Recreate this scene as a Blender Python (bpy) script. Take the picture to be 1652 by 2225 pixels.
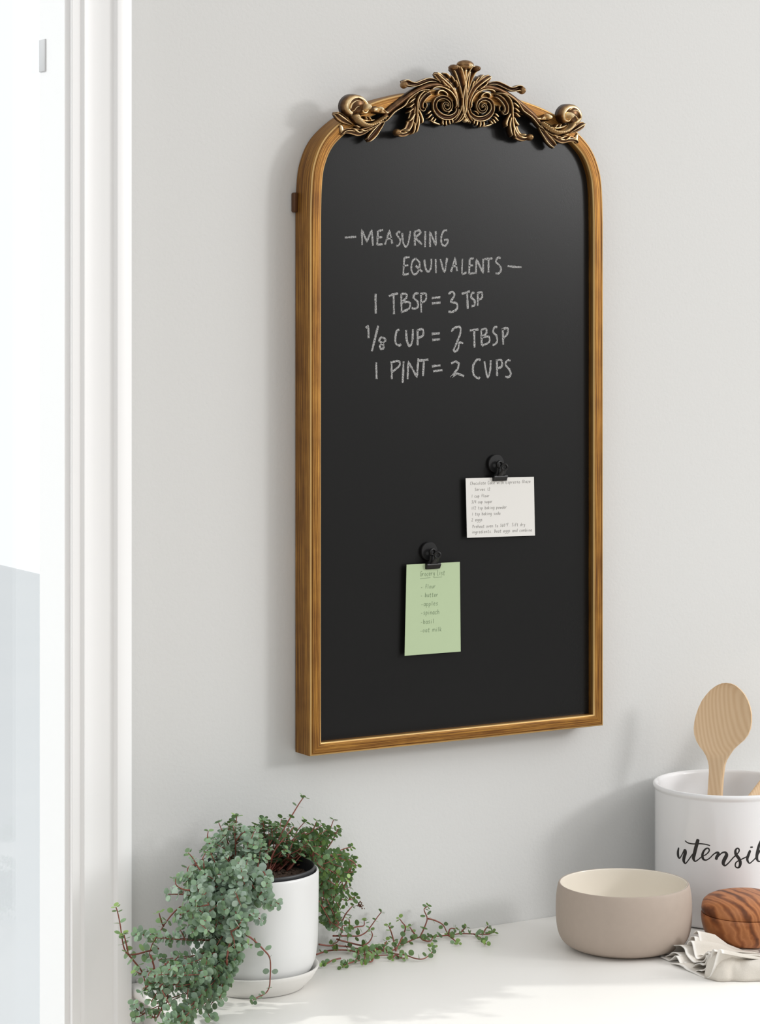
import bpy, bmesh, math, random
from mathutils import Vector, Matrix
from math import sin, cos, pi, radians

for o in list(bpy.data.objects):
    bpy.data.objects.remove(o)
S = bpy.context.scene
COL = S.collection

# ------------------------------------------------------------------ camera
TH = radians(30.8)                     # camera yaw towards the right
FPX = 5600.0                           # focal length in pixels of the 1652 px wide frame
CX, HY = 826.0, 635.0                  # principal column, horizon row
CAMP = Vector((0.0, -2.6, 1.6634))
cam = bpy.data.cameras.new('camera')
cam.sensor_fit = 'HORIZONTAL'
cam.sensor_width = 36.0
cam.lens = 36.0 * FPX / 1652.0
cam.shift_y = -(1112.5 - HY) / 1652.0
cam.clip_start = 0.05
co = bpy.data.objects.new('camera', cam)
co.location = CAMP
co.rotation_euler = (pi / 2, 0, -TH)
COL.objects.link(co)
S.camera = co

# ------------------------------------------------------------------ world, sun, lamps, exposure
S.view_settings.view_transform = 'Standard'
S.view_settings.look = 'None'
S.view_settings.gamma = 1.0
S.view_settings.use_curve_mapping = False
S.view_settings.exposure = 0.0

W = bpy.data.worlds.new('world')
S.world = W
W.use_nodes = True
wn, wl = W.node_tree.nodes, W.node_tree.links
wn.clear()
w_out = wn.new('ShaderNodeOutputWorld')
w_bg = wn.new('ShaderNodeBackground')
w_tc = wn.new('ShaderNodeTexCoord')
w_sep = wn.new('ShaderNodeSeparateXYZ')
wl.new(w_tc.outputs['Generated'], w_sep.inputs[0])
# daylight outdoors (+y), dimmer room behind the viewer (-y)
w_map = wn.new('ShaderNodeMapRange')
w_map.inputs['From Min'].default_value = -0.15
w_map.inputs['From Max'].default_value = 0.15
wl.new(w_sep.outputs['Y'], w_map.inputs['Value'])
w_up = wn.new('ShaderNodeMapRange')             # the room: pale ceiling above, darker towards the floor
w_up.inputs['From Min'].default_value = -0.5
w_up.inputs['From Max'].default_value = 0.9
wl.new(w_sep.outputs['Z'], w_up.inputs['Value'])
w_room = wn.new('ShaderNodeMixRGB')
w_room.inputs[1].default_value = (0.22, 0.215, 0.21, 1)
w_room.inputs[2].default_value = (1.0, 1.0, 0.985, 1)
wl.new(w_up.outputs[0], w_room.inputs[0])
w_mix = wn.new('ShaderNodeMixRGB')
w_mix.inputs[2].default_value = (1.12, 1.15, 1.18, 1)
wl.new(w_map.outputs[0], w_mix.inputs[0])
wl.new(w_room.outputs[0], w_mix.inputs[1])
wl.new(w_mix.outputs[0], w_bg.inputs['Color'])
w_bg.inputs['Strength'].default_value = 1.0
wl.new(w_bg.outputs[0], w_out.inputs['Surface'])

sun = bpy.data.lights.new('sun', 'SUN')
sun.energy = 1.45
sun.angle = radians(1.8)
sun.color = (1.0, 0.97, 0.92)
so = bpy.data.objects.new('sun', sun)
SUN_DIR = Vector((0.880, -0.475, -0.62)).normalized()   # travel direction, in through the window on the left
so.rotation_euler = SUN_DIR.to_track_quat('-Z', 'Y').to_euler()
so.location = (-2, 2, 4)
COL.objects.link(so)

def area(name, loc, target, size, power, color=(1, 1, 1), size_y=None):
    l = bpy.data.lights.new(name, 'AREA')
    l.energy = power
    l.color = color
    l.shape = 'RECTANGLE' if size_y else 'SQUARE'
    l.size = size
    if size_y:
        l.size_y = size_y
    o = bpy.data.objects.new(name, l)
    o.location = loc
    o.rotation_euler = (Vector(target) - Vector(loc)).to_track_quat('-Z', 'Y').to_euler()
    COL.objects.link(o)
    return o

area('right_key_light', (4.8, -2.7, 3.25), (1.7, 0, 1.25), 3.3, 84, (1.0, 0.995, 0.99), 2.4)  # unseen soft key at the front right, no window is built there
area('board_glare_light', (4.32, -2.9, 2.42), (1.7, 0, 1.4), 0.5, 36, (1.0, 0.99, 0.985), 0.5)  # small unseen source added to put the glare on the board
area('left_fill_light', (-0.5, -1.9, 2.2), (1.7, -0.15, 1.0), 1.0, 6, (0.97, 0.99, 1.0), 1.2)  # weak unseen fill added at the left front, apart from the window opening

# ------------------------------------------------------------------ maths helpers
_s, _c = sin(TH), cos(TH)
def ray(px, py):
    a = (px - CX) / FPX
    b = -(py - HY) / FPX
    return Vector((_s + a * _c, _c - a * _s, b))
def onY(px, py, y):
    r = ray(px, py)
    return CAMP + r * ((y - CAMP.y) / r.y)
def onZ(px, py, z):
    r = ray(px, py)
    return CAMP + r * ((z - CAMP.z) / r.z)
def onP(px, py, p0, n):
    r = ray(px, py)
    return CAMP + r * ((Vector(p0) - CAMP).dot(n) / r.dot(n))

def catmull(pts, n=6):
    """smooth list of equal-length tuples"""
    P = [tuple(p) for p in pts]
    if len(P) < 3:
        out = []
        for i in range(n + 1):
            t = i / n
            out.append(tuple(a + (b - a) * t for a, b in zip(P[0], P[-1])))
        return out
    ext = [tuple(2 * a - b for a, b in zip(P[0], P[1]))] + P + [tuple(2 * a - b for a, b in zip(P[-1], P[-2]))]
    out = []
    for i in range(1, len(ext) - 2):
        p0, p1, p2, p3 = ext[i - 1], ext[i], ext[i + 1], ext[i + 2]
        for k in range(n):
            t = k / n
            out.append(tuple(0.5 * (2 * b + (c - a) * t + (2 * a - 5 * b + 4 * c - d) * t * t + (3 * b - a - 3 * c + d) * t ** 3)
                             for a, b, c, d in zip(p0, p1, p2, p3)))
    out.append(P[-1])
    return out

# ------------------------------------------------------------------ object helpers
class MB:
    def __init__(self):
        self.v, self.f, self.a, self.uv, self.mi = [], [], [], {}, []
    def vert(self, p, a=0.5):
        self.v.append(tuple(p)); self.a.append(a)
        return len(self.v) - 1
    def face(self, idx, uv=None, m=0):
        if uv is not None:
            self.uv[len(self.f)] = uv
        self.f.append(tuple(idx)); self.mi.append(m)
    def box(self, lo, hi, m=0):
        b = len(self.v)
        for z in (lo[2], hi[2]):
            for x, y in ((lo[0], lo[1]), (hi[0], lo[1]), (hi[0], hi[1]), (lo[0], hi[1])):
                self.vert((x, y, z))
        for q in ((3, 2, 1, 0), (4, 5, 6, 7), (0, 1, 5, 4), (1, 2, 6, 5), (2, 3, 7, 6), (3, 0, 4, 7)):
            self.face([b + i for i in q], m=m)
    def lathe(self, prof, seg=64, c=(0, 0, 0), mats=None, attr=None):
        rings = []
        for r, z in prof:
            if r < 1e-6:
                rings.append([self.vert((c[0], c[1], c[2] + z))])
            else:
                rings.append([self.vert((c[0] + r * cos(2 * pi * k / seg), c[1] + r * sin(2 * pi * k / seg), c[2] + z)) for k in range(seg)])
        for i in range(len(rings) - 1):
            A, B = rings[i], rings[i + 1]
            m = mats[i] if mats else 0
            for k in range(seg):
                k2 = (k + 1) % seg
                if len(A) == 1 and len(B) == 1:
                    continue
                if len(A) == 1:
                    self.face((A[0], B[k2], B[k]), m=m)
                elif len(B) == 1:
                    self.face((A[k], A[k2], B[0]), m=m)
                else:
                    self.face((A[k], A[k2], B[k2], B[k]), m=m)
    def tube(self, pts, rad, seg=6, a=0.5, cap=True):
        pts = [Vector(p) for p in pts]
        n = len(pts)
        up = None
        rings = []
        for i in range(n):
            t = (pts[min(i + 1, n - 1)] - pts[max(i - 1, 0)])
            if t.length < 1e-9:
                t = Vector((0, 0, 1))
            t.normalize()
            if up is None:
                up = Vector((0, 0, 1)) if abs(t.z) < 0.9 else Vector((1, 0, 0))
            u = (up - t * up.dot(t))
            if u.length < 1e-6:
                u = t.orthogonal()
            u.normalize(); up = u
            w = t.cross(u)
            r = rad(i / (n - 1)) if callable(rad) else rad
            rings.append([self.vert(pts[i] + (u * cos(2 * pi * k / seg) + w * sin(2 * pi * k / seg)) * r, a) for k in range(seg)])
        for A, B in zip(rings, rings[1:]):
            for k in range(seg):
                self.face((A[k], A[(k + 1) % seg], B[(k + 1) % seg], B[k]))
        if cap:
            self.face(rings[0][::-1]); self.face(rings[-1])
    def ellipsoid(self, c, r, axes=None, su=12, sv=8, a=1.0):
        c = Vector(c)
        X, Y, Z = axes or (Vector((1, 0, 0)), Vector((0, 1, 0)), Vector((0, 0, 1)))
        rings = []
        for j in range(sv + 1):
            ph = -pi / 2 + pi * j / sv
            if j in (0, sv):
                rings.append([self.vert(c + Z * (r[2] * sin(ph)), a)])
            else:
                rings.append([self.vert(c + X * (r[0] * cos(ph) * cos(2 * pi * k / su)) + Y * (r[1] * cos(ph) * sin(2 * pi * k / su)) + Z * (r[2] * sin(ph)), a) for k in range(su)])
        for A, B in zip(rings, rings[1:]):
            for k in range(su):
                k2 = (k + 1) % su
                if len(A) == 1:
                    self.face((A[0], B[k2], B[k]))
                elif len(B) == 1:
                    self.face((A[k], A[k2], B[0]))
                else:
                    self.face((A[k], A[k2], B[k2], B[k]))
    def build(self, name, mat, parent=None, smooth=True, bevel=None, origin=None, angle=None, fix=True):
        me = bpy.data.meshes.new(name)
        og = Vector(origin) if origin is not None else Vector((0, 0, 0))
        me.from_pydata([tuple(Vector(p) - og) for p in self.v], [], self.f)
        mats = mat if isinstance(mat, (list, tuple)) else [mat]
        for m in mats:
            me.materials.append(m)
        if len(mats) > 1:
            for p, i in zip(me.polygons, self.mi):
                p.material_index = i
        if self.uv:
            L = me.uv_layers.new(name='UVMap')
            for fi, uv in self.uv.items():
                p = me.polygons[fi]
                for li, q in zip(p.loop_indices, uv):
                    L.data[li].uv = q
        at = me.attributes.new('wear', 'FLOAT', 'POINT')
        at.data.foreach_set('value', self.a)
        if fix:
            bm = bmesh.new(); bm.from_mesh(me)
            bmesh.ops.recalc_face_normals(bm, faces=bm.faces)
            bm.to_mesh(me); bm.free()
        me.polygons.foreach_set('use_smooth', [smooth] * len(me.polygons))
        me.update()
        if smooth and angle:
            me.set_sharp_from_angle(angle=radians(angle))
        o = bpy.data.objects.new(name, me)
        COL.objects.link(o)
        o.location = og
        if parent is not None:
            par(o, parent)
        if bevel:
            md = o.modifiers.new('bevel', 'BEVEL')
            md.width = bevel[0]; md.segments = bevel[1]; md.limit_method = 'ANGLE'
            md.angle_limit = radians(40)
            me.polygons.foreach_set('use_smooth', [True] * len(me.polygons))
            me.set_sharp_from_angle(angle=radians(40)) if False else None
        return o

def wloc(o):
    v = Vector(o.location)
    while o.parent is not None:
        o = o.parent
        v = v + o.location
    return v
def par(o, p):
    o.location = o.location - wloc(p)
    o.parent = p
def thing(name, loc, label, cat, group=None):
    o = bpy.data.objects.new(name, None)
    o.empty_display_size = 0.02
    o.location = loc
    COL.objects.link(o)
    tag(o, label, cat, group)
    return o
def tag(o, label=None, cat=None, group=None, kind=None):
    if label: o['label'] = label
    if cat: o['category'] = cat
    if group: o['group'] = group
    if kind: o['kind'] = kind
    return o

# ------------------------------------------------------------------ materials
def new_mat(name):
    m = bpy.data.materials.new(name)
    m.use_nodes = True
    nt = m.node_tree
    return m, nt.nodes, nt.links, nt.nodes['Principled BSDF']
def lin(r, g, b):
    f = lambda v: (v / 255 / 12.92) if v / 255 <= 0.04045 else ((v / 255 + 0.055) / 1.055) ** 2.4
    return (f(r), f(g), f(b), 1)
def simple(name, col, rough=0.5, metal=0.0, spec=0.5, coat=0.0, bump=None, mottled=None):
    m, n, l, b = new_mat(name)
    b.inputs['Base Color'].default_value = col
    b.inputs['Roughness'].default_value = rough
    b.inputs['Metallic'].default_value = metal
    b.inputs['Specular IOR Level'].default_value = spec
    b.inputs['Coat Weight'].default_value = coat
    b.inputs['Coat Roughness'].default_value = 0.08
    tc = n.new('ShaderNodeTexCoord')
    if mottled:
        t = n.new('ShaderNodeTexNoise'); t.inputs['Scale'].default_value = mottled[0]
        t.inputs['Detail'].default_value = 4
        l.new(tc.outputs['Object'], t.inputs['Vector'])
        r = n.new('ShaderNodeMixRGB')
        r.inputs[1].default_value = col
        r.inputs[2].default_value = mottled[1]
        l.new(t.outputs['Fac'], r.inputs[0]); l.new(r.outputs[0], b.inputs['Base Color'])
    if bump:
        t = n.new('ShaderNodeTexNoise'); t.inputs['Scale'].default_value = bump[0]
        t.inputs['Detail'].default_value = 3
        l.new(tc.outputs['Object'], t.inputs['Vector'])
        bp = n.new('ShaderNodeBump'); bp.inputs['Strength'].default_value = bump[1]
        bp.inputs['Distance'].default_value = bump[2]
        l.new(t.outputs['Fac'], bp.inputs['Height']); l.new(bp.outputs[0], b.inputs['Normal'])
    return m
def ramp(n, stops):
    r = n.new('ShaderNodeValToRGB')
    e = r.color_ramp.elements
    e[0].position, e[0].color = stops[0]
    e[1].position, e[1].color = stops[-1]
    for p, c in stops[1:-1]:
        x = e.new(p); x.color = c
    return r

M = {}
M['wall'] = simple('wall_paint', (0.635, 0.638, 0.63, 1), 0.85, spec=0.25, bump=(230, 0.25, 0.0012))
M['trim'] = simple('white_gloss_trim', (0.90, 0.905, 0.91, 1), 0.4, bump=(90, 0.08, 0.0005))
M['counter'] = simple('painted_counter', (0.89, 0.875, 0.845, 1), 0.42, spec=0.4, bump=(60, 0.1, 0.0006), mottled=(9, (0.865, 0.85, 0.82, 1)))
M['cab'] = simple('cabinet_paint', (0.82, 0.815, 0.80, 1), 0.5)
M['floor'] = simple('pale_wood_floor', (0.55, 0.46, 0.37, 1), 0.5, mottled=(6, (0.48, 0.39, 0.3, 1)))
M['ground'] = simple('pale_paving', (0.60, 0.62, 0.64, 1), 0.9, mottled=(1.5, (0.64, 0.65, 0.665, 1)))
M['board'] = simple('black_chalk_paint', lin(21, 21, 21), 0.27, spec=0.26, bump=(900, 0.10, 0.0003), mottled=(14, lin(24, 24, 24)))
M['black'] = simple('black_metal', lin(14, 14, 15), 0.35, spec=0.4)
M['magnet'] = simple('black_magnet', lin(20, 20, 21), 0.42, spec=0.35)
M['card'] = simple('white_card', (0.70, 0.69, 0.665, 1), 0.8, spec=0.2, bump=(400, 0.06, 0.0003))
M['green'] = simple('green_paper', lin(176, 193, 158), 0.85, spec=0.15, bump=(300, 0.08, 0.0003))
M['pencil'] = simple('pencil_grey', lin(152, 150, 147), 0.8)
M['pencil_green'] = simple('pencil_on_green', lin(132, 150, 119), 0.8)
M['ink'] = simple('black_ink', lin(32, 30, 30), 0.35)
M['pot'] = simple('white_glaze', (0.70, 0.705, 0.70, 1), 0.28, spec=0.45, bump=(25, 0.05, 0.001))
M['saucer'] = simple('cream_glaze', (0.73, 0.715, 0.685, 1), 0.35, spec=0.45)
M['liner'] = simple('black_plastic', lin(38, 40, 43), 0.45)
M['crock'] = simple('crock_glaze', (0.83, 0.83, 0.84, 1), 0.12, spec=0.5)
M['taupe'] = simple('taupe_stoneware', lin(178, 163, 151), 0.6, spec=0.3, bump=(700, 0.1, 0.0003), mottled=(120, lin(172, 158, 146)))
M['cream'] = simple('cream_glaze_inside', lin(232, 225, 213), 0.22, spec=0.5)
M['soil'] = simple('potting_soil', lin(40, 28, 22), 0.95, bump=(300, 1.0, 0.003), mottled=(200, lin(85, 65, 52)))
M['dried'] = simple('dried_flower', lin(120, 82, 55), 0.9, mottled=(900, lin(50, 35, 28)))
M['bracket'] = simple('dark_brown_metal', lin(84, 54, 30), 0.5, metal=0.4)
M['hinge'] = simple('painted_hinge', (0.62, 0.63, 0.64, 1), 0.5)
M['glass'] = None

def mat_glass():
    m, n, l, b = new_mat('window_glass')
    n.remove(b)
    out = n['Material Output']
    tr = n.new('ShaderNodeBsdfTransparent'); tr.inputs[0].default_value = (0.97, 0.98, 0.98, 1)
    gl = n.new('ShaderNodeBsdfGlossy'); gl.inputs['Roughness'].default_value = 0.02
    fr = n.new('ShaderNodeValue'); fr.outputs[0].default_value = 0.06
    mx = n.new('ShaderNodeMixShader')
    l.new(fr.outputs[0], mx.inputs[0]); l.new(tr.outputs[0], mx.inputs[1]); l.new(gl.outputs[0], mx.inputs[2])
    l.new(mx.outputs[0], out.inputs['Surface'])
    return m
M['glass'] = mat_glass()

def mat_frame():
    """antique gold leaf brushed along the moulding (UV: u along, v across)"""
    m, n, l, b = new_mat('brushed_antique_gold')
    uv = n.new('ShaderNodeUVMap'); uv.uv_map = 'UVMap'
    mp = n.new('ShaderNodeMapping'); mp.inputs['Scale'].default_value = (9, 900, 1)
    l.new(uv.outputs[0], mp.inputs[0])
    t1 = n.new('ShaderNodeTexNoise'); t1.inputs['Scale'].default_value = 1.0; t1.inputs['Detail'].default_value = 5
    t1.inputs['Roughness'].default_value = 0.65
    l.new(mp.outputs[0], t1.inputs['Vector'])
    tc = n.new('ShaderNodeTexCoord')
    t2 = n.new('ShaderNodeTexNoise'); t2.inputs['Scale'].default_value = 30; t2.inputs['Detail'].default_value = 4
    l.new(tc.outputs['Object'], t2.inputs['Vector'])
    mx = n.new('ShaderNodeMath'); mx.operation = 'MULTIPLY_ADD'
    mx.inputs[1].default_value = 0.16
    l.new(t2.outputs['Fac'], mx.inputs[0])
    ml = n.new('ShaderNodeMath'); ml.operation = 'MULTIPLY'; ml.inputs[1].default_value = 0.84
    l.new(t1.outputs['Fac'], ml.inputs[0]); l.new(ml.outputs[0], mx.inputs[2])
    at = n.new('ShaderNodeAttribute'); at.attribute_name = 'wear'
    r = ramp(n, [(0.30, lin(66, 36, 10)), (0.45, lin(112, 70, 24)), (0.57, lin(164, 116, 48)), (0.74, lin(208, 162, 84))])
    l.new(mx.outputs[0], r.inputs[0])
    mix = n.new('ShaderNodeMixRGB'); mix.inputs[2].default_value = lin(238, 202, 138)
    l.new(at.outputs['Fac'], mix.inputs[0]); l.new(r.outputs[0], mix.inputs[1])
    l.new(mix.outputs[0], b.inputs['Base Color'])
    b.inputs['Metallic'].default_value = 0.6
    b.inputs['Roughness'].default_value = 0.45
    bp = n.new('ShaderNodeBump'); bp.inputs['Strength'].default_value = 0.12; bp.inputs['Distance'].default_value = 0.0006
    l.new(t1.outputs['Fac'], bp.inputs['Height']); l.new(bp.outputs[0], b.inputs['Normal'])
    return m
M['frame'] = mat_frame()

def mat_bronze():
    """dark bronze with gold rubbed on the raised ridges"""
    m, n, l, b = new_mat('antique_bronze')
    at = n.new('ShaderNodeAttribute'); at.attribute_name = 'wear'
    tc = n.new('ShaderNodeTexCoord')
    t = n.new('ShaderNodeTexNoise'); t.inputs['Scale'].default_value = 160; t.inputs['Detail'].default_value = 4
    l.new(tc.outputs['Object'], t.inputs['Vector'])
    ad = n.new('ShaderNodeMath'); ad.operation = 'MULTIPLY_ADD'; ad.inputs[1].default_value = 0.5
    l.new(t.outputs['Fac'], ad.inputs[0])
    sb = n.new('ShaderNodeMath'); sb.operation = 'SUBTRACT'; sb.inputs[1].default_value = 0.25
    l.new(at.outputs['Fac'], sb.inputs[0]); l.new(sb.outputs[0], ad.inputs[2])
    r = ramp(n, [(0.12, lin(58, 40, 28)), (0.45, lin(116, 86, 58)), (0.7, lin(186, 152, 106)), (0.92, lin(244, 218, 172))])
    l.new(ad.outputs[0], r.inputs[0])
    l.new(r.outputs[0], b.inputs['Base Color'])
    b.inputs['Metallic'].default_value = 0.85
    b.inputs['Roughness'].default_value = 0.33
    bp = n.new('ShaderNodeBump'); bp.inputs['Strength'].default_value = 0.25; bp.inputs['Distance'].default_value = 0.0006
    l.new(t.outputs['Fac'], bp.inputs['Height']); l.new(bp.outputs[0], b.inputs['Normal'])
    return m
M['bronze'] = mat_bronze()

def mat_chalk():
    m, n, l, b = new_mat('chalk')
    tc = n.new('ShaderNodeTexCoord')
    t = n.new('ShaderNodeTexNoise'); t.inputs['Scale'].default_value = 900; t.inputs['Detail'].default_value = 3
    l.new(tc.outputs['Object'], t.inputs['Vector'])
    r = ramp(n, [(0.36, lin(70, 70, 71)), (0.5, lin(150, 150, 150)), (0.66, lin(196, 196, 195))])
    l.new(t.outputs['Fac'], r.inputs[0]); l.new(r.outputs[0], b.inputs['Base Color'])
    b.inputs['Roughness'].default_value = 0.95
    b.inputs['Specular IOR Level'].default_value = 0.1
    return m
M['chalk'] = mat_chalk()

def mat_wood(name, c1, c2, scale, stretch, dist, rough=0.5, c3=None, rot=(0, 0, 0)):
    m, n, l, b = new_mat(name)
    tc = n.new('ShaderNodeTexCoord')
    mp = n.new('ShaderNodeMapping'); mp.inputs['Scale'].default_value = stretch
    mp.inputs['Rotation'].default_value = rot
    l.new(tc.outputs['Object'], mp.inputs[0])
    wv = n.new('ShaderNodeTexWave'); wv.wave_type = 'BANDS'; wv.bands_direction = 'X'
    wv.inputs['Scale'].default_value = scale; wv.inputs['Distortion'].default_value = dist
    wv.inputs['Detail'].default_value = 4; wv.inputs['Detail Scale'].default_value = 1.4
    l.new(mp.outputs[0], wv.inputs['Vector'])
    ns = n.new('ShaderNodeTexNoise'); ns.inputs['Scale'].default_value = scale * 1.2; ns.inputs['Detail'].default_value = 5
    l.new(mp.outputs[0], ns.inputs['Vector'])
    mx = n.new('ShaderNodeMixRGB'); mx.inputs[0].default_value = 0.45 if c3 is None else 0.62
    l.new(wv.outputs['Fac'], mx.inputs[1]); l.new(ns.outputs['Fac'], mx.inputs[2])
    st = [(0.2, c1), (0.75, c2)] if c3 is None else [(0.24, c1), (0.38, c3), (0.56, c2), (0.82, c3)]
    r = ramp(n, st)
    l.new(mx.outputs[0], r.inputs[0]); l.new(r.outputs[0], b.inputs['Base Color'])
    b.inputs['Roughness'].default_value = rough
    b.inputs['Specular IOR Level'].default_value = 0.35
    return m
M['beech'] = mat_wood('beech_wood', lin(217, 184, 146), lin(227, 198, 162), 100, (1, 1, 0.06), 1.2, 0.55)
M['olive'] = mat_wood('olive_wood', lin(96, 54, 32), lin(190, 126, 80), 30, (1, 0.35, 0.7), 7, 0.42, lin(156, 94, 55), rot=(0.4, 0.3, 0.5))

def mat_linen():
    m, n, l, b = new_mat('linen')
    tc = n.new('ShaderNodeTexCoord')
    at = n.new('ShaderNodeAttribute'); at.attribute_name = 'wear'
    t = n.new('ShaderNodeTexNoise'); t.inputs['Scale'].default_value = 1400; t.inputs['Detail'].default_value = 2
    l.new(tc.outputs['Object'], t.inputs['Vector'])
    mx = n.new('ShaderNodeMixRGB'); mx.inputs[1].default_value = lin(205, 198, 188); mx.inputs[2].default_value = lin(222, 216, 207)
    l.new(t.outputs['Fac'], mx.inputs[0])
    m2 = n.new('ShaderNodeMixRGB'); m2.inputs[2].default_value = lin(240, 237, 232)
    l.new(at.outputs['Fac'], m2.inputs[0]); l.new(mx.outputs[0], m2.inputs[1])
    l.new(m2.outputs[0], b.inputs['Base Color'])
    b.inputs['Roughness'].default_value = 0.95; b.inputs['Specular IOR Level'].default_value = 0.1
    bp = n.new('ShaderNodeBump'); bp.inputs['Strength'].default_value = 0.5; bp.inputs['Distance'].default_value = 0.0006
    l.new(t.outputs['Fac'], bp.inputs['Height']); l.new(bp.outputs[0], b.inputs['Normal'])
    return m
M['linen'] = mat_linen()

def mat_leaf():
    """grey-green round leaves; 'wear' runs from glaucous (0) to fresh green (1)"""
    m, n, l, b = new_mat('glaucous_leaf')
    at = n.new('ShaderNodeAttribute'); at.attribute_name = 'wear'
    gi = n.new('ShaderNodeNewGeometry')
    r = ramp(n, [(0.0, lin(164, 182, 170)), (0.35, lin(124, 150, 126)), (0.7, lin(112, 144, 94)), (1.0, lin(140, 170, 92))])
    l.new(at.outputs['Fac'], r.inputs[0])
    hs = n.new('ShaderNodeHueSaturation')
    mr = n.new('ShaderNodeMapRange'); mr.inputs['To Min'].default_value = 0.62; mr.inputs['To Max'].default_value = 1.25
    l.new(gi.outputs['Random Per Island'], mr.inputs['Value']); l.new(mr.outputs[0], hs.inputs['Value'])
    l.new(r.outputs[0], hs.inputs['Color']); l.new(hs.outputs[0], b.inputs['Base Color'])
    b.inputs['Roughness'].default_value = 0.45
    b.inputs['Specular IOR Level'].default_value = 0.5
    out = n['Material Output']
    tl = n.new('ShaderNodeBsdfTranslucent'); tl.inputs[0].default_value = lin(130, 165, 70)
    mx = n.new('ShaderNodeMixShader'); mx.inputs[0].default_value = 0.14
    l.new(b.outputs[0], mx.inputs[1]); l.new(tl.outputs[0], mx.inputs[2]); l.new(mx.outputs[0], out.inputs['Surface'])
    return m
M['leaf'] = mat_leaf()
M['stem'] = simple('red_brown_stem', lin(146, 84, 68), 0.5, mottled=(150, lin(112, 58, 48)))

# ------------------------------------------------------------------ the room shell
CZ = 0.90                               # counter top height
WX0, WX1, WZ1 = 0.22, 1.152, 2.36       # floor-length window opening
WT = 0.075                               # wall thickness
mb = MB()
mb.box((-1.2, 0, 0), (WX0, WT, 2.75)); mb.box((WX1, 0, 0), (3.4, WT, 2.75)); mb.box((WX0, 0, WZ1), (WX1, WT, 2.75))
tag(mb.build('wall_back', M['wall'], smooth=False), kind='structure')
mb = MB(); mb.box((-1.2, -3.4, -0.05), (3.4, WT, 0.0))
tag(mb.build('floor', M['floor'], smooth=False), kind='structure')
mb = MB(); mb.box((-3, WT, -0.16), (6.5, 13.5, -0.12))
tag(mb.build('ground', M['ground'], smooth=False), kind='structure')

# window: jamb lining, sash and glass
win = bpy.data.objects.new('window_1', None); win.location = (WX0, 0, 0); COL.objects.link(win)
tag(win, kind='structure')
mb = MB()
mb.box((WX1 - 0.006, -0.004, 0), (WX1, 0.064, WZ1)); mb.box((WX0, -0.004, 0), (WX0 + 0.006, 0.064, WZ1)); mb.box((WX0 + 0.006, -0.004, WZ1 - 0.006), (WX1 - 0.006, 0.064, WZ1))
mb.build('jamb', M['trim'], win, smooth=False)
mb = MB(); mb.box((WX0 + 0.0005, 0.0642, 0.0), (WX1 - 0.0005, 0.0692, WZ1 - 0.0005))
mb.build('pane', M['glass'], win, smooth=False)
hz = onY(94, 122, 0.06)
mb = MB()
mb.box((WX1 - 0.0078, 0.046, hz.z - 0.018), (WX1 - 0.0058, 0.0625, hz.z + 0.018))
mb.build('hinge', M['hinge'], win, bevel=(0.0008, 2), smooth=False)

# casing: moulded section swept up the wall beside the opening and over it
SEC = [(0.0, 0.0), (0.0, 0.009), (0.001, 0.010), (0.0105, 0.010), (0.0125, 0.0125), (0.0135, 0.0135), (0.015, 0.0135),
       (0.019, 0.0125), (0.026, 0.0122), (0.036, 0.0130), (0.043, 0.0145), (0.0475, 0.0150), (0.0485, 0.0185), (0.050, 0.0205),
       (0.0525, 0.021), (0.066, 0.0205), (0.0675, 0.0195), (0.068, 0.0)]
def casing(side):
    m = MB()
    rows = []
    for d, t in SEC:
        if side == 'right':
            rows.append([(WX1 + d, -t, 0.0), (WX1 + d, -t, WZ1 + d)])
        elif side == 'left':
            rows.append([(WX0 - d, -t, 0.0), (WX0 - d, -t, WZ1 + d)])
        else:
            rows.append([(WX0 - d, -t, WZ1 + d), (WX1 + d, -t, WZ1 + d)])
    ids = [[m.vert(p) for p in r] for r in rows]
    for A, B in zip(ids, ids[1:]):
        m.face((A[0], B[0], B[1], A[1]))
    return m
for i, sd in enumerate(('right', 'left', 'top')):
    tag(casing(sd).build('trim_%d' % (i + 1), M['trim'], angle=35), kind='structure')

# ------------------------------------------------------------------ counter
SX0, SX1, SD = 1.2225, 2.75, -0.62
ct = thing('countertop', (SX0, 0, CZ), 'white painted countertop with a rounded stepped edge carrying all the kitchenware', 'countertop')
mb = MB(); mb.box((SX0, SD, CZ - 0.018), (SX1, 0, CZ - 0.0028))
mb.build('edge_board', M['counter'], ct, bevel=(0.0062, 4), smooth=False)
mb = MB(); mb.box((SX0 + 0.011, SD + 0.011, CZ - 0.004), (SX1, 0, CZ))
mb.build('top_board', M['counter'], ct, bevel=(0.0012, 2), smooth=False)
cb = thing('base_cabinet', (1.243, 0, 0), 'white base cabinet under the countertop, its plain side panel beside the window casing', 'cabinet')
mb = MB(); mb.box((1.243, -0.575, 0.09), (2.74, -0.001, CZ - 0.0182)); mb.box((1.26, -0.52, 0), (2.72, -0.02, 0.09))
mb.build('carcass', M['cab'], cb, smooth=False)
for i in range(3):
    x0 = 1.248 + i * 0.498
    mb = MB(); mb.box((x0, -0.594, 0.10), (x0 + 0.492, -0.5755, CZ - 0.03))
    dr = mb.build('door', M['cab'], cb, bevel=(0.002, 2), smooth=False)
    mb = MB(); mb.tube([(x0 + 0.44, -0.594, 0.72), (x0 + 0.44, -0.606, 0.72), (x0 + 0.44, -0.612, 0.72), (x0 + 0.44, -0.618, 0.72)], lambda t: 0.005 + 0.009 * t, 16)
    mb.build('knob', M['black'], dr)

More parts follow.
